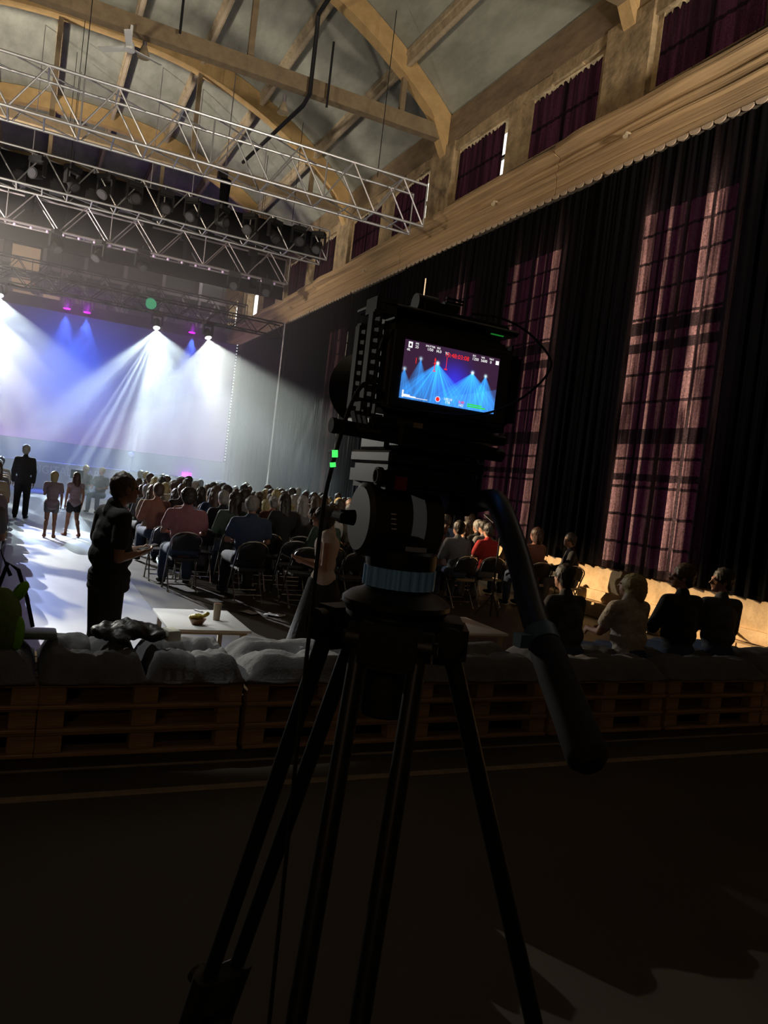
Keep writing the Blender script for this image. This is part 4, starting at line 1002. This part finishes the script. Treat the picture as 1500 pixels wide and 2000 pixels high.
def cushion(x0, x1, y0, y1, z0, h, seed, label, nxp=3, nyp=2):
    nx, ny = 44, 30; b = B(); top = []
    for i in range(nx+1):
        r = []
        for j in range(ny+1):
            u, v = i/nx, j/ny
            e = min(1, min(u, 1-u)*9)**.5*min(1, min(v, 1-v)*7)**.5
            du = abs(math.sin(math.pi*(u*nxp))); dv = abs(math.sin(math.pi*(v*nyp)))
            puff = .45+.55*(du**.45)*(dv**.45) if True else 1
            tuft = 0
            for a in range(1, nxp):
                for c in range(1, nyp):
                    q = math.hypot((u-a/nxp)*(x1-x0), (v-c/nyp)*(y1-y0)); tuft += math.exp(-(q/.07)**2)
                    ang = math.atan2((v-c/nyp), (u-a/nxp)); tuft += .18*math.exp(-(q/.17)**2)*max(0, math.cos(ang*6+seed))
            for a in (.5, 1.5, 2.5):
                q = math.hypot((u-a/nxp)*(x1-x0), (v-.5)*(y1-y0)); tuft += .8*math.exp(-(q/.06)**2); ang = math.atan2(v-.5, u-a/nxp); tuft += .22*math.exp(-(q/.18)**2)*max(0, math.cos(ang*5+seed*2))
            z = z0+.02+h*e*(.62+.38*puff)-.07*min(tuft, 1.3)*e+.022*noise.noise((u*6+seed, v*5, 0))+.010*noise.noise((u*17+seed, v*15, 3))
            bul = .018*du*math.sin(math.pi*min(1, 1))
            r.append(b.bm.verts.new((x0+(x1-x0)*u, y0+(y1-y0)*v, max(z, z0+.03))))
        top.append(r)
    for i in range(nx):
        for j in range(ny): b.bm.faces.new((top[i][j], top[i+1][j], top[i+1][j+1], top[i][j+1]))
    ring = [top[i][0] for i in range(nx+1)]+[top[nx][j] for j in range(1, ny+1)]+[top[i][ny] for i in range(nx-1, -1, -1)]+[top[0][j] for j in range(ny-1, 0, -1)]
    cx, cy = (x0+x1)/2, (y0+y1)/2; n = len(ring); prev = ring
    for lvl, out in ((.75, .022), (.45, .03), (.15, .02), (0, .0)):
        cur = []
        for k, vv in enumerate(ring):
            d = Vector((vv.co.x-cx, vv.co.y-cy, 0)); s_ = 1 if vv.co.z < 9 else 1
            wv = abs(math.sin((vv.co.x-x0)/(x1-x0)*math.pi*nxp)) if abs(vv.co.y-y0) < 1e-4 or abs(vv.co.y-y1) < 1e-4 else 1
            off = Vector((0, 0, 0))
            if abs(vv.co.x-x0) < 1e-4: off.x -= out*.3
            if abs(vv.co.x-x1) < 1e-4: off.x += out*.3
            if abs(vv.co.y-y0) < 1e-4: off.y -= out*wv
            if abs(vv.co.y-y1) < 1e-4: off.y += out*wv
            cur.append(b.bm.verts.new((vv.co.x+off.x, vv.co.y+off.y, z0+(vv.co.z-z0)*lvl)))
        for k in range(n): b.bm.faces.new((prev[k], prev[(k+1) % n], cur[(k+1) % n], cur[k]))
        prev = cur
    b.bm.faces.new(prev)
    o = b.obj('bench_cushion', 'cushion', smooth=80); return tag(o, label, 'cushion', 'grey cushions on the pallet bench')
where = ['leftmost stack by the green bag', 'stack under the black jacket', 'stack behind the left tripod legs', 'stack behind the right tripod legs', 'stack under the patterned shirt', 'rightmost stack under the black and charcoal tops', 'stack running out of frame at the right']
X0 = [-.998, .205, 1.44, 2.68, 3.92, 5.17, 6.40]
for i, x0 in enumerate(X0):
    for k, lv in enumerate(('bottom', 'middle', 'top')):
        pallet(x0+[0, .003, -.002][k]*((i % 3)-1), 4.72+[0, .006, -.004][k], .001+k*.1435, '%s wooden pallet in the %s' % (lv, where[i]))
ZT = .001+3*.1435
cw = [('puffy grey tufted cushion at the left edge by the green bag', -1.03, .17), ('light grey tufted cushion left of and under the black jacket', .20, .80), ('dark grey tufted cushion right of the black jacket', .81, 1.40),
      ('grey tufted cushion with a deep button behind the left tripod leg', 1.43, 2.62), ('dark grey cushion behind the tripod legs', 2.67, 3.86), ('grey cushion under the patterned shirt', 3.91, 5.12), ('grey cushion under the black and charcoal tops', 5.16, 6.38), ('grey cushion at the right edge of the bench', 6.40, 7.58)]
for i, (l, a, b_) in enumerate(cw): cushion(a, b_, 4.70, 5.50, ZT-.003, .145, i*2.3+1, l, 3 if b_-a > 1 else 2)
# bags and clothes on the bench
t = thing('green_bag', (-.05, 5.0, .585), 'bright green and olive bag at the left edge of the bench', 'bag')
b = B(); b.ell((0, 0, .17), (.13, .12, .19), None, 14, 10); b.ell((.06, -.02, .10), (.075, .08, .13), None, 12, 8); remesh_me = remesh(b, 'pouch', .016, 3); remesh_me.materials.append(M['olive']); put('pouch', remesh_me, None, t)
b = B(); b.ell((.11, -.04, .09), (.042, .05, .11), None, 12, 8); b.ell((.10, 0, .33), (.04, .03, .08), Matrix.Rotation(.5, 3, 'Y'), 10, 8); me_ = remesh(b, 'side_pocket', .012, 2); me_.materials.append(M['green']); put('side_pocket', me_, None, t)
B().tube([(-.02, .02, .34), (.02, .02, .50), (.08, .02, .46), (.14, .02, .30), (.19, .0, .12)], .012, 8).tube([(-.10, .02, .3), (-.05, .03, .62), (.04, .04, .42)], .012, 8).obj('strap', 'black', t)
tag(B().box((.17, 5.22, .615), (.24, .18, .045)).obj('grey_case', 'greybox', bevel=.015), 'flat grey rounded case lying beside the green bag', 'case')
b = B()
for (x, y, z, a, c, d) in ((.60, 5.12, .665, .14, .12, .05), (.72, 5.1, .685, .15, .12, .06), (.83, 5.12, .665, .12, .10, .05), (.66, 5.02, .655, .16, .07, .035), (.88, 5.06, .655, .07, .07, .04), (.55, 5.1, .675, .08, .05, .03)): b.ell((x, y, z), (a, c, d), Matrix.Rotation(x*7, 3, 'Z'), 12, 8)
me_ = remesh(b, 'jacket', .012, 1)
for v in me_.vertices: v.co.z += .022*noise.noise(v.co*14)+.01*noise.noise(v.co*33)
me_.shade_smooth(); tag(put('jacket', me_, 'jacket'), 'crumpled black jacket lying on the grey cushions', 'jacket')
tag(B().box((.985, 5.1, .655), (.09, .13, .07), Matrix.Rotation(.25, 3, 'Z')).obj('small_box', 'pale', bevel=.006), 'small pale box beside the black jacket', 'box')

# ------------------------------------------------------------------ low tables
def table(x0, x1, y0, y1, zt, label, sh=.0):
    t = thing('low_table', ((x0+x1)/2, (y0+y1)/2, 0), label, 'table', 'low white tables'); a, c = (x1-x0)/2, (y1-y0)/2
    B().box((0, 0, zt-.012), (2*a, 2*c, .024)).obj('tabletop', 'white', t, bevel=.004)
    B().box((0, 0, zt-.035), (2*a-.06, 2*c-.06, .02)).obj('apron', 'tablewood', t)
    for sx in (-1, 1):
        for sy in (-1, 1): B().box((sx*(a-.06), sy*(c-.06), (zt-.045)/2), (.04, .04, zt-.045)).obj('leg', 'tablewood', t)
    return t
TZ = .45
table(1.18, 1.87, 6.2, 7.08, TZ, 'low white table with a yellow bowl, behind the pallet bench')
table(3.95, 4.62, 6.35, 7.2, TZ, 'low white table right of the tripod, bare')
t = thing('snack_bowl', (1.45, 6.42, TZ), 'brown bowl with crumpled yellow wrapper on the left white table', 'bowl')
B().cyl((0, 0, 0), (0, 0, .05), .045, .075, 18).obj('bowl', 'brown', t)
b = B(); b.ell((-.01, 0, .065), (.065, .05, .025), None, 12, 8).ell((.07, .01, .08), (.04, .02, .02), Matrix.Rotation(-.6, 3, 'Y'), 10, 8).ell((-.05, -.01, .06), (.03, .03, .02), None, 10, 8)
me_ = remesh(b, 'wrapper', .008, 1)
for v in me_.vertices: v.co.z += .012*noise.noise(v.co*40)
put('wrapper', me_, 'yellow', t)
t = thing('glass', (1.66, 6.62, TZ), 'tall ribbed glass on the left white table', 'cup'); B().cyl((0, 0, 0), (0, 0, .15), .03, .035, 16).obj('tumbler', 'cup', t); B().cyl((0, 0, .145), (0, 0, .152), .031, .031, 16).obj('drink', 'brown', t)
tag(B().box((1.58, 7.0, TZ+.006), (.03, .1, .01), Matrix.Rotation(.5, 3, 'Z')).obj('napkin', 'paper'), 'crumpled white napkin at the far edge of the left white table', 'napkin')
for i, (x, y, r_x, l) in enumerate(((2.35, 8.85, .2, 'white paper on the floor left of the empty chairs'), (2.75, 9.3, .5, 'crumpled white paper under the nearest chairs'), (3.05, 9.2, .9, 'second crumpled paper under the nearest chairs'), (3.15, 8.2, .4, 'white leaflet on the floor by the woman with the phone'), (3.3, 7.75, .7, 'long white leaflet nearest to the woman with the phone'), (3.9, 8.9, 0, 'small paper under the chair by the woman'))):
    b = B(); g = [[b.bm.verts.new((-.09+.18*u/4, -.12+.24*v/4, .012+.022*noise.noise((u*1.1, v*.9, i*3)))) for v in range(5)] for u in range(5)]
    for u in range(4):
        for v in range(4): b.bm.faces.new((g[u][v], g[u+1][v], g[u+1][v+1], g[u][v+1]))
    o = b.obj('paper', 'paper', smooth=60); o.location = (x, y, .006); o.rotation_euler.z = r_x; tag(o, l, 'paper', 'papers dropped on the floor')
t = thing('bottle', (-.18, 9.1, 0), 'dark purple bottle standing on the floor by the left seats', 'bottle'); B().cyl((0, 0, 0), (0, 0, .2), .04, .04, 14).cyl((0, 0, .2), (0, 0, .25), .04, .016, 14).obj('bottle_body', 'bottle', t); B().cyl((0, 0, .25), (0, 0, .28), .016).obj('cap', 'black', t)

# @@PART3
# ------------------------------------------------------------------ tripod in the foreground
CX, CY = .45, .87
t = thing('tripod', (CX, CY, 0), 'black camera tripod standing on the dark floor close to the camera', 'tripod')
b = B()
pr_ = [(.0, 1.60), (.072, 1.602), (.076, 1.612), (.074, 1.640), (.082, 1.650), (.082, 1.656), (.070, 1.664), (.054, 1.669), (.050, 1.672), (.0, 1.672)]
def lathe(pr, c=(0, 0), seg=40):
    b = B(); rings = []
    for (r, z) in pr: rings.append([b.bm.verts.new((c[0]+max(r, 1e-4)*math.cos(k*2*math.pi/seg), c[1]+max(r, 1e-4)*math.sin(k*2*math.pi/seg), z)) for k in range(seg)])
    for A, C in zip(rings, rings[1:]):
        for k in range(seg): b.bm.faces.new((A[k], A[(k+1) % seg], C[(k+1) % seg], C[k]))
    b.bm.faces.new(rings[0][::-1]); b.bm.faces.new(rings[-1]); return b
lathe(pr_).obj('bowl_platform', 'satin', t).scale = (.86, .86, 1)
lathe([(0, 1.505), (.030, 1.507), (.034, 1.515), (.034, 1.575), (.026, 1.585), (.022, 1.605), (0, 1.605)]).obj('clamp_knob', 'blackplastic', t)
feet = [(-.20, .55, 0), (-.32, -.45, 0), (.57, -.29, 0)]
tops = [(-.045, .055, 1.615), (-.035, -.065, 1.615), (.07, -.02, 1.615)]
for F, T in zip(feet, tops):
    F, T = V(*F), V(*T); az = V(F.x, F.y, 0).normalized(); sd_ = V(-az.y, az.x, 0); d = F-T
    hb_ = B(); hb_.box(T+V(0, 0, -.005), (.05, .085, .055), Matrix.Rotation(math.atan2(az.y, az.x), 3, 'Z')); bmesh.ops.bevel(hb_.bm, geom=hb_.bm.edges[:], offset=.008, segments=2, affect='EDGES')
    hb_.cyl(T+sd_*.052, T-sd_*.052, .019, .019, 16).cyl(T+sd_*.058, T-sd_*.058, .008, .008, 10); hb_.obj('leg_hinge', 'satin', t)
    for s_ in (-1, 1):
        w8 = .75 if F.y > .3 else 1; a = T+sd_*.036*s_*w8; e = T+d*.72+sd_*.030*s_*w8
        leg = B().cyl(a, e, .0115, .0115, 14).obj('leg', 'satin', t)
        m0 = T+d*.36+sd_*.034*s_; m1 = T+d*.44+sd_*.033*s_
        B().cyl(m0, m1, .0175, .0175, 14).cyl(m1, m1+d*.015, .0175, .012, 14).obj('lock_collar', 'blackplastic', leg)
    B().cyl(T+d*.40, T+d*.985, .012, .010, 14).obj('lower_leg', 'satin', t)
    q = T+d*.385; rt = d.normalized().to_track_quat('Z', 'Y').to_matrix()
    y_ = sd_; z_ = d.normalized(); x_ = y_.cross(z_).normalized(); rt = Matrix((x_, y_, z_)).transposed()
    lk = B(); lk.box(q, (.03, .062, .075), rt); lk.box(T+d*.43, (.038, .085, .03), rt); bmesh.ops.bevel(lk.bm, geom=lk.bm.edges[:], offset=.004, segments=1, affect='EDGES'); lk.obj('leg_brace', 'drum', t)
    B().cyl(q-x_*.028+y_*.015, q-x_*.04+y_*.015, .016, .016, 14).cyl(q-x_*.03, q-x_*.034+z_*.05, .006, .006, 8).obj('lock_lever', 'blackplastic', t)
    B().ell(F+V(0, 0, .02), (.03, .03, .02)).cyl(F+V(0, 0, .015), F-d.normalized()*.05, .02, .013, 12).obj('rubber_foot', 'rubber', t)
    B().cyl(F*.98+V(0, 0, .16), V(0, 0, .22), .008, .008, 8).obj('spreader_arm', 'satin', t)

# fluid head
h = thing('fluid_head', (CX, CY, 0), 'black fluid head with knurled blue ring on the tripod', 'tripod head')
b = B(); n = 96; A = []; C = []
for k in range(n):
    a = k*2*math.pi/n; r = .0535+(.0016 if (k % 4) < 2 else -.0012)
    A.append(b.bm.verts.new((r*math.cos(a), r*math.sin(a), 1.674))); C.append(b.bm.verts.new((r*math.cos(a), r*math.sin(a), 1.699)))
for k in range(n): b.bm.faces.new((A[k], A[(k+1) % n], C[(k+1) % n], C[k]))
b.bm.faces.new(A[::-1]); b.bm.faces.new(C); b.obj('lock_ring', 'bluering', h, smooth=None)['label'] = 'knurled blue metal ring'
lathe([(0, 1.699), (.0525, 1.699), (.0535, 1.703), (.0535, 1.719), (.050, 1.723), (0, 1.723)]).obj('pan_base', 'satin', h)
B().cyl((-.072, 0, 1.757), (-.012, 0, 1.757), .047, .047, 36).cyl((-.078, 0, 1.757), (-.072, 0, 1.757), .040, .047, 36).obj('drag_drum', 'blackplastic', h)
B().cyl((.014, .005, 1.755), (.044, .005, 1.755), .046, .046, 36).obj('drag_drum', 'drum', h)['label'] = 'matt grey round drag housing'
b = B().box((-.02, .01, 1.731), (.095, .075, .02)); bmesh.ops.bevel(b.bm, geom=b.bm.edges[:], offset=.006, segments=2, affect='EDGES'); b.obj('yoke_base', 'blackplastic', h)
B().box((-.002, -.045, 1.7265), (.035, .004, .006)).obj('level_bubble', 'chrome', h)
b = B().box((0, 0, 1.812), (.150, .13, .030)); bmesh.ops.bevel(b.bm, geom=b.bm.edges[:], offset=.007, segments=2, affect='EDGES'); b.box((.075, -.02, 1.805), (.03, .05, .035)); b.obj('tilt_platform', 'satin', h)
B().cyl((-.078, -.045, 1.812), (-.070, -.045, 1.812), .011, .011, 20).tube([V(-.0785, -.045+.008*math.cos(a*.63), 1.812+.008*math.sin(a*.63)) for a in range(10)], .0012, 6, True).obj('side_button', 'drum', h)
B().box((-.050, -.068, 1.806), (.016, .008, .016)).obj('release_button', 'red', h)['label'] = 'dark red release button'
B().cyl((-.085, .0, 1.757), (-.108, 0, 1.757), .010, .008, 12).cyl((-.108, -.016, 1.757), (-.108, .016, 1.757), .006, .006, 10).obj('drag_knob', 'rubber', h)
for k in range(4): B().box((-.045+.001*k, -.0475, 1.768-.006*k), (.008, .001, .0012)).obj('scale_mark', 'pale', h)
B().cyl((.045, -.03, 1.792), (.085, -.035, 1.792), .018, .018, 18).obj('handle_clamp', 'satin', h)
for o in h.children: o.scale = (.86, .86, 1)
# quick release plate and rod clamp
b = B().box((.005, .0, 1.836), (.135, .12, .016)); b.box((.0, .0, 1.856), (.120, .075, .022)); bmesh.ops.bevel(b.bm, geom=b.bm.edges[:], offset=.003, segments=1, affect='EDGES'); b.obj('camera_plate', 'satin', h)
# pan handle: a cranked tube coming back towards the photographer
P0 = V(-CX, -CY, 0)
hp = [V(.500, .800, 1.792), V(.500, .765, 1.798), V(.488, .728, 1.801), V(.479, .695, 1.786), V(.473, .660, 1.755), V(.469, .632, 1.726), V(.452, .585, 1.692), V(.444, .560, 1.6795)]
hp = [p+P0 for p in hp]
fine = []
for a, c in zip(hp, hp[1:]):
    for k in range(3): fine.append(a.lerp(c, k/3))
fine.append(hp[-1])
for _ in range(3): fine = [fine[0]]+[(fine[i-1]+fine[i]*2+fine[i+1])/4 for i in range(1, len(fine)-1)]+[fine[-1]]
ph_ = B().tube(fine, .0130, 16).obj('pan_handle', 'satin', h, smooth=True)
g0, g1 = hp[-1], V(.423, .456, 1.604)+P0; dd = (g1-g0).normalized()
B().tube([g0-dd*.006, g0+dd*.010], .0155, 20).box(g0+V(-.018, 0, -.004), (.018, .012, .012)).obj('grip_cuff', 'bluecuff', ph_)['label'] = 'dull blue cuff between tube and grip'
B().tube([g0+dd*.006, g0+dd*.014, g0+dd*.05, g0+(g1-g0)*.72, g0+(g1-g0)*.96, g1, g1+dd*.006], [.013, .0155, .0165, .0165, .0175, .0165, .011], 20).obj('rubber_grip', 'rubber', ph_)

# ------------------------------------------------------------------ cinema camera in a cage
c = thing('video_camera', (CX, CY, 0), 'black cinema camera in a cage, its rear monitor showing blue stage beams', 'camera')
def rb(name, x0, x1, y0, y1, z0, z1, m, bv=.004, par=None):
    b = B().bbox(x0-CX, x1-CX, y0-CY, y1-CY, z0, z1); bmesh.ops.bevel(b.bm, geom=b.bm.edges[:], offset=bv, segments=3, affect='EDGES'); return b.obj(name, m, par or c)
rb('body', .362, .535, .800, .895, 1.880, 2.004, 'blackplastic', .012)
rb('hand_grip', .525, .556, .795, .905, 1.885, 1.995, 'rubber', .014)
rb('monitor_housing', .366, .532, .791, .802, 1.890, 1.985, 'blackplastic', .004)
B().cyl((.010, .02, 1.945), (.010, .075, 1.945), .040, .040, 32).cyl((.010, .075, 1.945), (.010, .16, 1.945), .045, .045, 32).cyl((.010, .16, 1.945), (.010, .215, 1.945), .046, .056, 32).obj('lens', 'satin', c)
lp = B(); lp.cyl((.010, .2152, 1.945), (.010, .2165, 1.945), .048, .048, 32); lp.obj('front_glass', 'lensblack', c)
# cage: perforated uprights built as rails and rungs, top and bottom bars
def perforated(y, x0, x1, z0, z1, nseg):
    b = B(); w_ = (x1-x0)
    for x in (x0, x1): b.bbox(x-CX-.0016, x-CX+.0016, y-.006-CY, y+.006-CY, z0, z1)
    for k in range(nseg+1):
        z = z0+(z1-z0)*k/nseg; b.box(((x0+x1)/2-CX, y-CY, z), (w_, .012, .006))
        if k < nseg:
            for (dx, dz) in ((-1, -1), (-1, 1), (1, -1), (1, 1)):
                b.box(((x0+x1)/2-CX+dx*w_*.40, y-CY, z+(z1-z0)/nseg*(.5+dz*.36)), (w_*.3, .011, .004), Matrix.Rotation(dx*dz*-.7, 3, 'Y'))
    return b.obj('cage_upright', 'drum', c)
perforated(.800, .3400, .3490, 1.885, 1.995, 9)
perforated(.860, .3500, .3580, 1.890, 1.990, 8)
b = B()
for k in range(4): b.box((-.1165+k*.006, -.07, 1.872+.001*k), (.0022, .012, .020), Matrix.Rotation(-.35, 3, 'Y'))
for k in range(4): b.box((-.113+k*.006, -.07, 1.886), (.0022, .012, .014))
b.bbox(.331-CX, .365-CX, .794-CY, .806-CY, 1.8785, 1.8815).bbox(.336-CX, .365-CX, .794-CY, .806-CY, 1.860, 1.8635).bbox(.331-CX, .365-CX, .794-CY, .806-CY, 1.894, 1.897)
b.obj('cage_foot', 'drum', c)
b = B().bbox(.347-CX, .540-CX, .795-CY, .865-CY, 2.004, 2.011); bmesh.ops.bevel(b.bm, geom=b.bm.edges[:], offset=.0025, segments=1, affect='EDGES'); b.obj('cage_bar', 'satin', c)
b = B().bbox(.350-CX, .540-CX, .795-CY, .865-CY, 1.868, 1.880); bmesh.ops.bevel(b.bm, geom=b.bm.edges[:], offset=.0025, segments=1, affect='EDGES'); b.obj('cage_bar', 'satin', c)
b = B().box((-.095, -.06, 2.005), (.026, .03, .018)); b.cyl((-.100, -.077, 2.003), (-.100, -.073, 2.003), .004, .004, 12); b.obj('cage_corner', 'drum', c)
# top accessories: shoe, rail, small handle knob, pin
rb('accessory_shoe', .405, .450, .80, .85, 2.011, 2.024, 'satin', .002); rb('top_rail', .425, .535, .812, .832, 2.011, 2.019, 'satin', .002)
B().cyl((-.048, -.05, 2.023), (-.020, -.05, 2.023), .011, .011, 16).cyl((-.010, -.05, 2.026), (.010, -.05, 2.026), .006, .006, 12).box((0, -.06, 2.034), (.024, .004, .002)).box((0, -.06, 2.030), (.024, .004, .0015)).obj('handle_mount', 'satin', c)
B().cyl((-.040, -.055, 2.03), (-.040, -.055, 2.052), .0012, .0012, 6).obj('thumb_pin', 'chrome', c)
B().box((.055, -.077, 2.0000), (.018, .002, .0012)).obj('status_light', mat('dim_green', (.01, .1, .02), .4, emit=(.02, .4, .05), estr=.35), c)
rb('port_cover', .385, .418, .792, .80, 1.872, 1.879, 'drum', .001)
# rear monitor picture
FANS = [(.02, .50, .28, .6), (.17, .72, .22, .55), (.345, .70, .60, 1.4), (.72, .655, .62, 1.3), (.865, .64, .30, .9)]
def cam_img(u, v, mth, vec, add, nz):
    out = vec((.045, .018, .045), 1.0)
    for (u0, v0, sp_, k) in FANS:
        dx = mth('MULTIPLY', mth('SUBTRACT', u, u0), 1.9); dy = mth('MAXIMUM', mth('SUBTRACT', v0, v), .012)
        a = mth('DIVIDE', dx, dy); edge = mth('SUBTRACT', 1.0, mth('POWER', mth('DIVIDE', mth('ABSOLUTE', a), sp_*2.3), 2), None, True)
        ray = mth('ADD', .65, mth('MULTIPLY', mth('SUBTRACT', nz(mth('MULTIPLY', a, 2.2), u0*9, 6.0), .42, None, True), 3.2))
        below = mth('MULTIPLY', mth('SUBTRACT', v0, v), 40, None, True)
        fall = mth('EXPONENT', mth('MULTIPLY', dy, -2.2))
        val = mth('MULTIPLY', mth('MULTIPLY', mth('MULTIPLY', edge, ray), mth('MULTIPLY', below, fall)), k)
        out = add(out, vec((.012, .34, 1.0), mth('MULTIPLY', val, 1.9)))
        r2_ = mth('ADD', mth('POWER', dx, 2), mth('POWER', mth('SUBTRACT', v, v0), 2)); hot = mth('EXPONENT', mth('MULTIPLY', r2_, -1500))
        out = add(out, vec((.9, 1.2, 1.4), mth('MULTIPLY', hot, k)))
    mid = mth('EXPONENT', mth('MULTIPLY', mth('ADD', mth('POWER', mth('MULTIPLY', mth('SUBTRACT', u, .53), 7), 2), mth('POWER', mth('MULTIPLY', mth('SUBTRACT', v, .42), 3.6), 2)), -1))
    out = add(out, vec((.005, .02, .75), mid))
    ln = mth('MULTIPLY', mth('SUBTRACT', mth('ADD', .12, mth('MULTIPLY', mth('SUBTRACT', u, .40), .55)), v), 40, None, True)
    ln = mth('MULTIPLY', ln, mth('GREATER_THAN', u, .42))
    return add(out, vec((.015, .07, .22), ln))
cm_, ce_ = screen_nodes('monitor_picture', cam_img); ce_.inputs[1].default_value = .95
SX0, SX1, SZ0, SZ1, SY = .381, .511, 1.904, 1.9715, .7895
ms = B().bbox(SX0-CX, SX1-CX, SY-CY, SY+.001-CY, SZ0, SZ1).obj('monitor', cm_, c)
ms['label'] = 'lit rear screen with blue light beams and red timecode'
UW = mat('ui_white', (.5, .5, .5), .5, emit=(1, 1, 1), estr=1.0); UR = mat('ui_red', (.5, .02, .02), .5, emit=(1, .03, .02), estr=1.0); UG = mat('ui_green', (.05, .5, .05), .5, emit=(.05, .9, .08), estr=.8)
def sxy(u, v): return (SX0+(SX1-SX0)*u-CX, SY-.0006-CY, SZ0+(SZ1-SZ0)*v)
def ui(body, u, v, sz, m): return text(body, sz, sxy(u, v), (R(90), 0, 0), m, ms, 'screen_text', .0001)
ui('10:48:03:08', .535, .875, .0072, UR)
for body, u, v, sz in (('FPS', .115, .955, .003), ('25', .115, .90, .0046), ('SHUTTER', .25, .955, .003), ('1/50', .25, .90, .0046), ('IRIS', .335, .955, .003), ('f4.0', .34, .90, .0046), ('ISO', .715, .955, .003), ('1250', .73, .90, .0046),
                       ('WB', .81, .955, .003), ('5600', .825, .90, .0046), ('TINT', .905, .955, .003), ('0', .90, .90, .0046), ('TC', .425, .895, .004), ('4K', .035, .83, .004), ('1TB', .49, .055, .0042), ('1:02:10', .49, .11, .0040), ('0:48', .635, .10, .0046), ('HD', .635, .045, .0042)):
    ui(body, u, v, sz, UR if body == '0:48' else UW)
def uibox(us, m, nm='screen_mark'):
    b = B()
    for (u0, u1, v0, v1) in us:
        a, d_ = sxy(u0, v0), sxy(u1, v1); b.bbox(a[0], d_[0], a[1], a[1]+.0002, a[2], d_[2])
    return b.obj(nm, m, ms)
uibox([(.03, .07, .94, .97), (.03, .07, .87, .895), (.03, .04, .895, .94), (.06, .07, .895, .94), (.955, .99, .88, .95)], UW)
uibox([(.02, .035, .02, .14), (.035, .10, .03, .075), (.10, .16, .03, .055), (.16, .28, .03, .04)], UW)
uibox([(.70, .90, .045, .07), (.70, .86, .08, .105)], UG)
uibox([(.31, .318, .55, .78), (.30, .33, .545, .56), (.43, .435, .62, .84), (.415, .445, .61, .63), (.12, .125, .62, .72), (.30, .33, .68, .69), (.305, .325, .74, .75)], UR)
b = B(); cc = sxy(.385, .085); b.cyl((cc[0], cc[1], cc[2]), (cc[0], cc[1]+.0002, cc[2]), .0024, .0024, 20); b.obj('record_dot', UR, ms)
b = B(); b.tube([V(cc[0]+.0031*math.cos(a*.524), cc[1], cc[2]+.0031*math.sin(a*.524)) for a in range(12)], .0003, 6, True); b.obj('record_ring', UW, ms)
# rods
r_ = thing('support_rod', (CX, CY, 0), 'black rod sticking out to the left under the camera', 'rod')
B().cyl((-.142, -.065, 1.862), (.09, -.065, 1.856), .0085, .0085, 18).obj('rod', 'satin', r_); B().cyl((-.1425, -.065, 1.862), (-.137, -.065, 1.862), .0088, .0092, 18).obj('end_cap', 'rubber', r_)
b = B().box((-.048, -.064, 1.862), (.026, .03, .030)); b.box((.01, -.06, 1.856), (.10, .026, .020)); bmesh.ops.bevel(b.bm, geom=b.bm.edges[:], offset=.003, segments=1, affect='EDGES'); b.obj('rod_clamp', 'satin', r_)
B().box((-.040, -.0795, 1.8755), (.012, .002, .006)).obj('brass_tab', mat('brass_tab', (.25, .2, .12), .5, .5), r_)
# cables
def smooth_pts(pts, it=3, sub=4):
    pts = [V(*p) for p in pts]; o = []
    for a, b_ in zip(pts, pts[1:]):
        for k in range(sub): o.append(a.lerp(b_, k/sub))
    o.append(pts[-1])
    for _ in range(it): o = [o[0]]+[(o[i-1]+o[i]*2+o[i+1])/4 for i in range(1, len(o)-1)]+[o[-1]]
    return o
w_ = thing('camera_cable', (0, 0, 0), 'thin black cable hanging from the camera down the left tripod leg with a green light', 'cable')
B().tube(smooth_pts([(.372, .83, 1.915), (.362, .79, 1.905), (.345, .79, 1.917), (.336, .80, 1.912), (.325, .80, 1.884), (.3135, .79, 1.845), (.309, .79, 1.818), (.303, .79, 1.775), (.300, .78, 1.69), (.297, .77, 1.60), (.296, .765, 1.50), (.300, .77, 1.38), (.306, .78, 1.20), (.318, .80, .9), (.34, .86, .45), (.33, .9, .06), (.28, 1.0, .006), (.05, 1.3, .006)]), .0024, 8).obj('cord', 'rubber', w_)
B().cyl((.3105, .789, 1.826), (.3095, .789, 1.834), .0034, .0034, 10).cyl((.3095, .789, 1.815), (.3085, .789, 1.820), .0034, .0034, 10).obj('light_ring', 'ledgreen', w_)
w_ = thing('camera_cable', (0, 0, 0), 'thin black cable looping from the camera top round its right side', 'cable')
B().tube(smooth_pts([(.470, .80, 2.020), (.492, .775, 2.018), (.525, .76, 2.006), (.552, .75, 1.982), (.558, .745, 1.968), (.545, .745, 1.945), (.520, .755, 1.918), (.495, .77, 1.902), (.47, .78, 1.896), (.44, .785, 1.893), (.40, .79, 1.893)], 4), .0014, 8).obj('cord', 'rubber', w_)
w_ = thing('camera_cable', (0, 0, 0), 'thin grey wire inside the open cage on the camera left side', 'cable')
B().tube(smooth_pts([(.366, .80, 1.985), (.358, .80, 1.975), (.353, .80, 1.95), (.349, .80, 1.925), (.350, .805, 1.90)], 2), .0013, 6).obj('cord', 'drum', w_)
